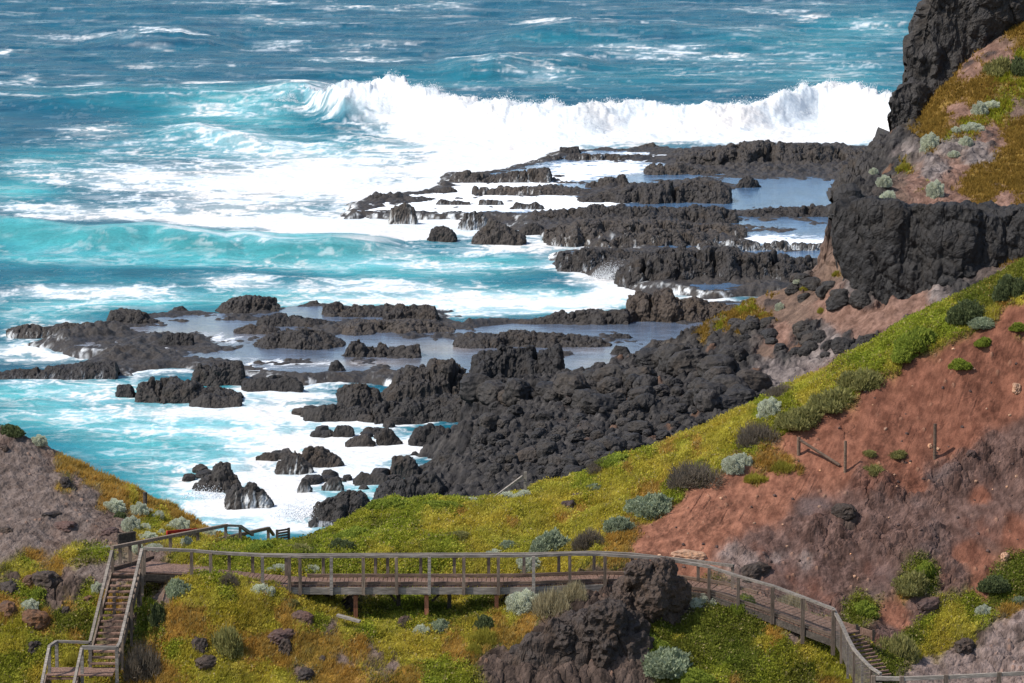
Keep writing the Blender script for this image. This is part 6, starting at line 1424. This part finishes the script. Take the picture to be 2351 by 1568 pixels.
SH = [
 (20, 1000, 66, 34, 'K', 'dark dense bush on the crest at the far left edge'), (88, 1024, 40, 26, 'S', 'small silver bush on the left crest beside the dark dense bush'),
 (260, 1176, 56, 34, 'S', 'grey cushion bush highest on the left bank, left of the stump post'), (318, 1186, 46, 36, 'S', 'pale cushion bush just below the stump post'), (345, 1180, 20, 18, 'S', 'tiny pale bush touching the cushion bush below the stump post'),
 (365, 1192, 32, 26, 'S', 'domed cushion bush right of the stump post'), (300, 1222, 46, 42, 'S', 'large pale cushion bush above the grey information board'), (333, 1220, 36, 26, 'S', 'rounded whitish bush right of the large pale cushion bush'),
 (274, 1188, 26, 18, 'K', 'small dark bush between the cushion bushes of the left bank'), (412, 1222, 50, 38, 'S', 'big silver bush above the red edged board'), (385, 1217, 20, 14, 'S', 'tiny bush left of the big silver bush above the red board'), (338, 1246, 50, 24, 'S', 'flat pale bush behind the grey information board'), (371, 1230, 22, 22, 'S', 'small upright pale bush left of the red edged board'),
 (428, 1256, 30, 28, 'S', 'pale bush under the long handrail right of the red board'), (355, 1266, 54, 22, 'S', 'low spreading pale bush beneath the long handrail'), (314, 1272, 28, 30, 'S', 'pale bush between the stair head and the grey board'), (243, 1264, 30, 14, 'S', 'low grey bush left of the stair head'), (480, 1234, 34, 22, 'S', 'pale bush under the top end of the long handrail'),
 (222, 1366, 32, 32, 'S', 'pale green bush touching the upper stairs on their left'), (403, 1372, 58, 54, 'B', 'round blue green bush in front of the path deck, right of the stairs'), (525, 1352, 46, 44, 'D', 'grey twiggy bush at the near edge of the boardwalk by its left bend'), (597, 1366, 56, 36, 'S', 'spiky grey bush under the boardwalk edge left of the long bay'),
 (68, 1410, 44, 36, 'S', 'pale bush with a bare top among orange rocks at the left edge'), (322, 1556, 92, 108, 'D', 'big dark grey twiggy bush right of the stair landing'), (525, 1522, 82, 112, 'O', 'tall soft olive bush on the grass slope below the boardwalk'), (645, 1316, 62, 26, 'S', 'grey leafed bush behind the boardwalk posts, left one'), (715, 1318, 52, 20, 'S', 'grey leafed bush behind the boardwalk posts, right one'),
 (1085, 1156, 42, 18, 'S', 'flat pale bush on the spur crest left of the crest post'), (1163, 1148, 46, 28, 'S', 'pale bush at the foot of the leaning crest rail'), (1205, 1144, 42, 26, 'S', 'pale bush under the square crest post'),
 (1265, 1268, 94, 66, 'B', 'big blue green bush in the middle of the spur behind the boardwalk'), (1355, 1262, 78, 68, 'D', 'brown twiggy bush right of the big blue green bush'), (1425, 1225, 70, 56, 'B', 'blue green bush at the lower left of the large spreading saltbush'), (1500, 1182, 122, 66, 'B', 'large spreading blue green bush beside the red slope'),
 (1165, 1262, 46, 26, 'B', 'small blue green bush on the spur left of the big one'), (1136, 1280, 48, 20, 'S', 'pale grey bush just behind the boardwalk handrail'), (1212, 1316, 64, 40, 'S', 'pale bush between the boardwalk posts under the big blue green bush'),
 (1684, 1090, 56, 44, 'S', 'pale sage cushion bush on the edge of the red slope, lower lobe'), (1703, 1068, 40, 40, 'S', 'pale sage cushion bush on the edge of the red slope, upper lobe'), (1590, 1112, 140, 70, 'D', 'wide brown twiggy bush left of the pale sage bush'), (1736, 1022, 108, 72, 'D', 'brown twiggy bush above the pale sage bush'), (1768, 958, 58, 50, 'S', 'silver bush at the back edge of the spur against the black rocks'),
 (1850, 990, 116, 64, 'O', 'olive bush on the ridge nearest the fallen rail'), (1925, 945, 116, 66, 'O', 'olive bush in the middle of the ridge strip'), (1990, 896, 90, 60, 'O', 'olive bush farthest up the olive strip of the ridge'), (2118, 806, 104, 66, 'G', 'bright green bush where the ridge strip broadens'), (2075, 836, 74, 46, 'G', 'lower bright green bush next to the broad one on the ridge'),
 (2225, 742, 92, 66, 'K', 'dark green bush on the ridge under the lava cliff'), (2322, 684, 84, 70, 'K', 'dark green bush at the right edge under the lava cliff'), (2255, 756, 76, 32, 'B', 'blue green low bush in front of the dark ridge bush'), (1798, 910, 72, 36, 'D', 'twiggy brown bush rising over the back edge of the ridge'), (1364, 1130, 46, 26, 'B', 'small grey green bush high on the spur'), (1382, 1086, 64, 44, 'D', 'brown twigs on the spur crest against the boulders'),
 (965, 1458, 36, 36, 'S', 'round pale cushion bush at the foot of a red support'), (1010, 1452, 58, 42, 'B', 'grey green bush right of the round cushion bush under the boardwalk'), (930, 1446, 38, 36, 'D', 'brown dead clump left of the round cushion bush'), (1202, 1408, 84, 56, 'S', 'sage mound leaning on the right end of the long bay'), (1268, 1416, 96, 92, 'T', 'tall tangled grey bush in front of the boardwalk at mid right'), (1322, 1378, 60, 62, 'T', 'tangled grey bush next to the brown rock knob'),
 (1112, 1452, 52, 40, 'K', 'dark bush in the shade right of the red supports'), (1115, 1482, 74, 50, 'Y', 'yellow grass tuft below the long bay of the boardwalk'), (1090, 1505, 40, 30, 'Y', 'small yellow tuft under the bigger one'), (1625, 1392, 72, 40, 'S', 'silver bush under the boardwalk right of the rock knob'), (1712, 1404, 66, 54, 'G', 'vivid green bush in front of the sloping boardwalk'), (1738, 1418, 50, 26, 'B', 'low green bush touching the vivid green bush'),
 (1490, 1500, 90, 48, 'G', 'light green bush at the right foot of the rock wall'), (1530, 1556, 150, 74, 'B', 'large mixed green bush at the bottom, right of the rock wall'), (1590, 1580, 100, 46, 'G', 'green bush cut by the bottom edge'), (1820, 1408, 72, 64, 'T', 'straw coloured bush behind the sloping handrail'), (1985, 1420, 78, 46, 'G', 'grassy green patch beyond the turn of the boardwalk'), (2100, 1376, 90, 66, 'O', 'olive bush on the purple rock right of the walk'), (2128, 1332, 50, 40, 'G', 'green bush above the olive one on the purple rock'),
 (2258, 1420, 40, 32, 'S', 'small silver bush at the lower right green strip'), (2342, 1390, 34, 28, 'B', 'grey green bush at the right edge of the lower strip'), (2070, 1520, 88, 92, 'O', 'dark olive bush at the bottom right of the mesh fence'), (2285, 1370, 74, 44, 'K', 'dark bush in the lower right green strip'), (1832, 1450, 26, 20, 'S', 'tiny silver bush below the sloping boardwalk'), (2015, 1566, 40, 18, 'S', 'pale bush at the bottom edge beside the mesh fence'),
 (1735, 1112, 50, 28, 'Y', 'yellow tuft on the red slope left of the fence post'), (1800, 1090, 70, 40, 'Y', 'yellow grass clump under the fence post on the red slope'), (2204, 858, 50, 30, 'G', 'green tuft on the upper red slope, middle one'), (2262, 806, 42, 26, 'G', 'green tuft on the upper red slope, upper one'), (2340, 770, 44, 24, 'G', 'green tuft on the upper red slope by the right edge'), (1999, 1052, 36, 20, 'O', 'small tuft right of the lower fence post'), (2066, 1058, 44, 24, 'O', 'small tuft between lower and lone fence posts'), (2010, 1092, 50, 34, 'O', 'dry tuft under the lower fence post'),
 (820, 1240, 90, 40, 'G', 'bright green bush at the tip of the spur'), (905, 1172, 100, 36, 'G', 'bright green bush on the crest near the tip of the spur'), (600, 1268, 80, 34, 'G', 'bright green bush in front of the slatted panel'), (690, 1268, 60, 26, 'O', 'olive scrub right of the slatted panel'), (1420, 1068, 90, 36, 'G', 'bright green bush on the crest above the brown twigs'), (1010, 1172, 110, 30, 'G', 'low bright green bush in the middle of the crest'), (780, 1262, 60, 34, 'K', 'dark green bush low on the tip of the spur'), (1060, 1245, 70, 30, 'O', 'olive bush just behind the long bay'),
 (90, 1378, 50, 40, 'G', 'yellow green bush among the orange rocks'), (175, 1535, 60, 40, 'Y', 'yellow tuft left of the stair landing'), (360, 1440, 50, 70, 'K', 'dark green bush in the shade right of the stairs'), (740, 1375, 40, 26, 'D', 'small grey twigs under the left end of the long bay'), (670, 1398, 40, 22, 'O', 'olive tuft at the left support of the long bay')]
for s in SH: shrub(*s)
HS = [(2250, 266, 40, 38, 'S', 'round silver bush high on the headland slope'), (2232, 304, 62, 26, 'S', 'low silver bush below the round one on the headland'), (2136, 346, 46, 46, 'S', 'silver bush at the upper left edge of the headland slope'), (2218, 334, 34, 24, 'S', 'silver bush on stones in the middle of the headland slope'), (2030, 434, 38, 28, 'S', 'pale bush above the left end of the lava cliff'), (2043, 466, 40, 28, 'S', 'pale bush on the lip of the lava cliff'), (2148, 454, 44, 46, 'S', 'round silver bush near the lip of the lava cliff'), (2006, 402, 22, 16, 'S', 'tiny pale bush on the dark headland shoulder'), (2194, 306, 24, 18, 'S', 'tiny silver bush on the headland slope'), (2340, 175, 50, 54, 'K', 'dark bush at the right edge of the headland slope'), (2300, 176, 70, 60, 'O', 'olive patch high on the headland'), (2278, 252, 40, 20, 'S', 'small pale bush right of the round headland bush'), (2190, 362, 30, 16, 'S', 'small grey bush in the scree of the headland'), (2080, 392, 44, 22, 'Y', 'yellow tuft on the headland edge'),
 (1848, 668, 22, 14, 'Y', 'yellow cushion under the lava cliff, far left'), (2035, 668, 24, 14, 'Y', 'yellow cushion at the foot of the lava cliff'), (1886, 724, 22, 16, 'Y', 'yellow cushion on the brown slope below the cliff'), (1755, 727, 26, 14, 'Y', 'yellow cushion on the left crest of the brown slope'), (1836, 655, 26, 16, 'S', 'pale bush at the foot of the lava cliff corner'), (1922, 634, 22, 16, 'Y', 'yellow cushion at the cliff corner'), (1790, 712, 22, 20, 'S', 'grey bush on the brown slope crest')]
for s in HS: shrub(*s, land=HL)
# ------------------------------------------------------------------ loose boulders and stones
BV = [blob_mesh('boulder', (1, g, hgt), 40 + i, .6, .17, 4, sq) for i, (g, hgt, sq) in enumerate([(.9, .7, .7), (.75, .6, .6), (1.1, .8, .8), (.8, .9, .75), (1, .55, .65), (.7, .7, .55), (.9, .65, .8), (1.0, .6, .7)])]
for me in BV: me.materials.append(M['basalt'])
rs = np.random.default_rng(21)
def put(land, px, py, s, me, label, name='boulder', cat='boulder', group=None, sink=.25):
    g = land.hit(px, py)
    if g is None: return
    o = bpy.data.objects.new(name, me); COL.objects.link(o)
    o.location = (g.x, g.y + s * .35, g.z + s * (.45 - sink)); o.scale = (s, s, s)
    o.rotation_euler = (rs.uniform(-.3, .3), rs.uniform(-.3, .3), rs.uniform(0, 6.28))
    return tag(o, label, cat, group)
HEAP = [(1085, 1000), (1090, 905), (1300, 890), (1420, 850), (1560, 815), (1640, 800), (1740, 850), (1740, 910), (1640, 960), (1470, 1040), (1330, 1110), (1100, 1100), (1085, 1040)]
hx = np.array(HEAP)
cnt = 0
while cnt < 250:
    x = rs.uniform(1060, 1760); y = rs.uniform(815, 1115)
    if poly_sd(np.array([[x]]), np.array([[y]]), HEAP)[0, 0] < 0: continue
    big = rs.uniform() < .16 + .25 * (y < 930)
    s = (rs.uniform(.7, 1.5) if y < 945 else rs.uniform(.55, .95)) if big else rs.uniform(.18, .55)
    put(HL, x, y, s, BV[rs.integers(len(BV))], 'black basalt boulder in the heap on the beach behind the grassy spur', group='boulders heaped on the beach'); cnt += 1
for cx, cy, rx, ry, n in ((1835, 800, 70, 30, 12), (1880, 775, 50, 20, 6), (1735, 760, 50, 22, 8), (1960, 690, 50, 16, 8), (1990, 800, 60, 14, 10), (1850, 660, 60, 14, 10)):
    for k in range(n):
        put(HL, cx + rs.normal() * rx * .6, cy + rs.normal() * ry * .6, rs.uniform(.3, .95), BV[rs.integers(len(BV))], 'dark rock studding the red slope under the lava cliff', 'rock', 'rock', 'rocks on the red slope under the cliff', .4)
def stone(px, py, w, mat, label, sh=(1, .8, .7), seed=1, land=None, name='rock', cat='rock', sink=.5):
    land = land or NL; g = land.hit(px, py)
    me = blob_mesh(name, (sh[0] * 1.1, sh[1], sh[2]), seed, .5, .24, 4, .7); o = link(name, me, M[mat]); s = w * g.y / FPX / 2
    o.location = (g.x, g.y + s * .4, g.z + s * sh[2] * (.6 - sink)); o.scale = (s,) * 3; o.rotation_euler = (0, 0, seed)
    return tag(o, label, cat)
ST_ = [(1578, 1284, 74, 'pale_rock', 'pale orange slab on the red slope behind the boardwalk', (1, .6, .42)), (2309, 1284, 24, 'pale_rock', 'pale stone on the purple rock near the right edge', (1, .8, 1)), (2334, 896, 30, 'pale_rock', 'pale stone at the right edge of the upper red slope', (1, .8, .8)), (2230, 1046, 20, 'brown_rock', 'rust brown stone right of the lone fence post', (1, .8, .8)), (1735, 1325, 76, 'outcrop', 'cluster of dark rock beside the end of the back handrail', (1, .7, .6)), (2135, 1026, 14, 'pale_rock', 'small tan stone left of the lone fence post', (1, .8, .7)),
 (695, 1432, 46, 'brown_rock', 'purple brown boulder on the grass slope, upper one', (1, .8, 1)), (650, 1468, 66, 'brown_rock', 'wide brown boulder on the grass slope below the purple one', (1, .8, .55)), (655, 1500, 44, 'outcrop', 'dark stepped rock under the wide brown boulder', (.8, .8, 1.1)), (457, 1494, 44, 'outcrop', 'dark rock in a hollow left of the olive bush', (1, .8, 1.1)), (480, 1530, 60, 'outcrop', 'dark rock low on the slope below the olive bush', (1, .8, .6)), (702, 1556, 50, 'outcrop', 'grey rock at the bottom of the grass slope', (1, .8, .6)), (740, 1520, 20, 'outcrop', 'small grey stone in the grass near the bottom', (1, .8, 1)), (930, 1434, 32, 'brown_rock', 'brown stone under the boardwalk left of the round bush', (1, .8, .9)),
 (1305, 1166, 44, 'brown_rock', 'brown stone lying in the yellow grass of the spur', (1, .7, .6)), (1330, 1142, 36, 'brown_rock', 'flat reddish stone on the spur above the brown stone', (1, .7, .4)), (1040, 1176, 16, 'outcrop', 'tiny dark stone on the spur crest', (1, .8, .8)),
 (66, 1342, 40, 'rust_rock', 'orange lichened rock uppermost at the left edge', (1, .8, .8)), (14, 1408, 56, 'rust_rock', 'orange lichened rock cut by the left edge', (1, .8, .8)), (78, 1438, 60, 'rust_rock', 'orange lichened rock under the pale curled bush', (1, .8, .9)), (205, 1386, 40, 'rust_rock', 'orange topped rock left of the stairs', (1, .8, .7)), (22, 1360, 50, 'outcrop', 'dark rock between orange rocks at the left edge', (1, .8, .8)), (105, 1345, 60, 'outcrop', 'dark broken rock at the head of the left gully', (1, .8, .8)), (80, 1495, 34, 'outcrop', 'dark round rock in grass above the lower stair rail', (1, .8, 1)), (150, 1410, 36, 'outcrop', 'dark rock in scrub midway left of the stairs', (1, .8, .7)),
 (150, 1215, 50, 'brown_rock', 'brown rock lump on the bare left slope', (1, .8, .5)), (120, 1185, 50, 'outcrop', 'narrow dark ledge on the bare left slope', (1, .5, .3)), (150, 1115, 40, 'outcrop', 'dark rock behind yellow tufts on the left slope', (1, .7, .7)), (14, 1222, 30, 'outcrop', 'dark stone at the left edge of the bare slope', (1, .7, .6)), (255, 1225, 40, 'brown_rock', 'low brown rock left of the pale cushion bushes', (1, .7, .5)), (10, 1032, 22, 'outcrop', 'small dark stone under the crest at the far left', (1, .8, .7)), (1938, 1180, 50, 'outcrop', 'dark overhang rock in the purple slope', (1, .7, .7)), (2140, 1400, 60, 'brown_rock', 'purple rock right of the olive bush', (1, .7, .7)), (2215, 1490, 60, 'outcrop', 'dark rock above the pinkish slab at the lower right', (1, .7, .6))]
for i, (x, y, w_, mt, lab, sh) in enumerate(ST_): stone(x, y, w_, mt, lab, sh, i + 3)
CV = [blob_mesh('stone', (1, g, .7), 70 + i, .6, .12, 3, .7) for i, g in enumerate((.8, .7, .9))]
for me, mt in zip(CV, ('brown_rock', 'brown_rock', 'pale_rock')): me.materials.append(M[mt])
# small chips strewn over the red slope
for k in range(120):
    x = rs.uniform(1500, 2340); y = rs.uniform(760, 1330)
    if y < 1250 - (x - 1450) * .66: continue
    put(NL, x, y, rs.uniform(.025, .075), CV[rs.integers(3)], 'small stone strewn on the red and purple slope', 'stone', 'stone', 'stones strewn on the red slope', .2)

# the knobbed rock rising to the boardwalk and the rock wall under it
def rock_cluster(label, parts, y, mat, name='rock'):
    Vs, Fs = [], []; nV = 0
    for k, (px, py, r, hf) in enumerate(parts):
        c = W(px, py, y + .25 * ((k * 37) % 5 - 2) / 2); s = r * y / FPX
        me = blob_mesh('tmp', (1, .9, hf), 60 + k, .55, .26, 5, .75)
        V = np.empty(len(me.vertices) * 3, np.float32); me.vertices.foreach_get('co', V); V = V.reshape(-1, 3) * s
        a = .9 * k; V = np.stack([V[:, 0] * math.cos(a) - V[:, 1] * math.sin(a), V[:, 0] * math.sin(a) + V[:, 1] * math.cos(a), V[:, 2]], 1) + np.array(c[:])
        Fc = np.empty(len(me.polygons) * 3, np.int32); me.polygons.foreach_get('vertices', Fc); Fs.append(Fc.reshape(-1, 3) + nV); Vs.append(V); nV += len(V)
        bpy.data.meshes.remove(me)
    V = np.concatenate(Vs); d = rock_disp(V, .22, .05, 7)
    V = V + d[:, None] * np.array([.2, -.9, .35])
    return tag(link(name, raw_mesh(name, V, np.concatenate(Fs), None, {'foam': np.zeros(nV)}, False), M[mat]), label, 'rock')
rock_cluster('knobbly dark brown rock knob standing up to the boardwalk handrail', [(1468, 1318, 32, .95), (1520, 1315, 34, .95), (1442, 1358, 34, 1), (1494, 1362, 52, 1), (1548, 1362, 34, 1.1), (1424, 1398, 40, 1), (1474, 1420, 56, 1.0), (1534, 1412, 44, 1.1), (1404, 1432, 44, .9), (1500, 1462, 44, 1.1)], 129.0, 'outcrop')
rock_cluster('craggy brown rock shoulder running down left from the knobbly rock knob', [(1395, 1428, 46, 1), (1360, 1446, 50, .9), (1320, 1446, 44, .9), (1285, 1470, 46, .9), (1430, 1462, 54, 1.1), (1385, 1484, 56, 1), (1330, 1490, 52, 1), (1246, 1494, 46, .9), (1450, 1510, 50, 1.2), (1290, 1516, 50, 1), (1205, 1524, 46, .9), (1410, 1530, 50, 1.2)], 127.9, 'outcrop')
outcrop('tall brown rock wall dropping out of the bottom edge', [(1080, 1600), (1105, 1556), (1130, 1522), (1165, 1494), (1205, 1456), (1250, 1434), (1300, 1404), (1340, 1390), (1380, 1384), (1425, 1396), (1450, 1420), (1468, 1470), (1466, 1600)], 1650, 2.8, mat='outcrop', z0=15.2, y0=125.3, lump=.6, amp=.17, step=1.7, seed=11, front=.75, sharp=1.15)

# small rocks awash in the foam
for cx, cy, rx, ry, n in ((800, 1000, 70, 16, 12), (770, 945, 60, 10, 9), (890, 965, 50, 10, 7), (850, 1100, 60, 14, 8), (740, 1105, 50, 14, 6), (660, 1050, 40, 10, 5), (480, 1085, 30, 14, 4), (1090, 1100, 70, 16, 8), (620, 872, 60, 8, 6), (1010, 470, 120, 10, 12), (1150, 480, 90, 10, 8), (860, 470, 40, 8, 6)):
    for k in range(n):
        p = S(cx + rs.normal() * rx * .6, cy + rs.normal() * ry * .6, .05); sc_ = rs.uniform(.25, .7) * (1.3 if cy < 600 else 1)
        o = bpy.data.objects.new('boulder', BV[rs.integers(len(BV))]); COL.objects.link(o)
        o.location = p; o.scale = (sc_ * rs.uniform(1, 1.6), sc_, sc_); o.rotation_euler = (rs.uniform(-.4, .4), 0, rs.uniform(0, 6.28))
        tag(o, 'small black rock awash in the white foam', 'boulder', 'small rocks awash in the foam')
# ------------------------------------------------------------------ light
sun_dir = Vector((-.60, -.20, .775)).normalized()
w = bpy.data.worlds.new('World'); SC.world = w; w.use_nodes = True
nt = w.node_tree
sky = nt.nodes.new('ShaderNodeTexSky'); sky.sky_type = 'NISHITA'; sky.sun_disc = False
sky.sun_elevation = math.asin(sun_dir.z); sky.sun_rotation = math.atan2(sun_dir.x, sun_dir.y)
bg = nt.nodes['Background']; bg.inputs['Strength'].default_value = .15
nt.links.new(sky.outputs['Color'], bg.inputs['Color'])
sl = bpy.data.lights.new('sun', 'SUN'); sl.energy = 4.4; sl.angle = R(.5); sl.color = (1, .95, .88)
so = bpy.data.objects.new('sun', sl); COL.objects.link(so)
so.location = (-60, 60, 120)
so.rotation_euler = (-sun_dir).to_track_quat('-Z', 'Y').to_euler()
SC.view_settings.view_transform = 'Standard'; SC.view_settings.look = 'None'
SC.view_settings.exposure = .2; SC.view_settings.gamma = 1
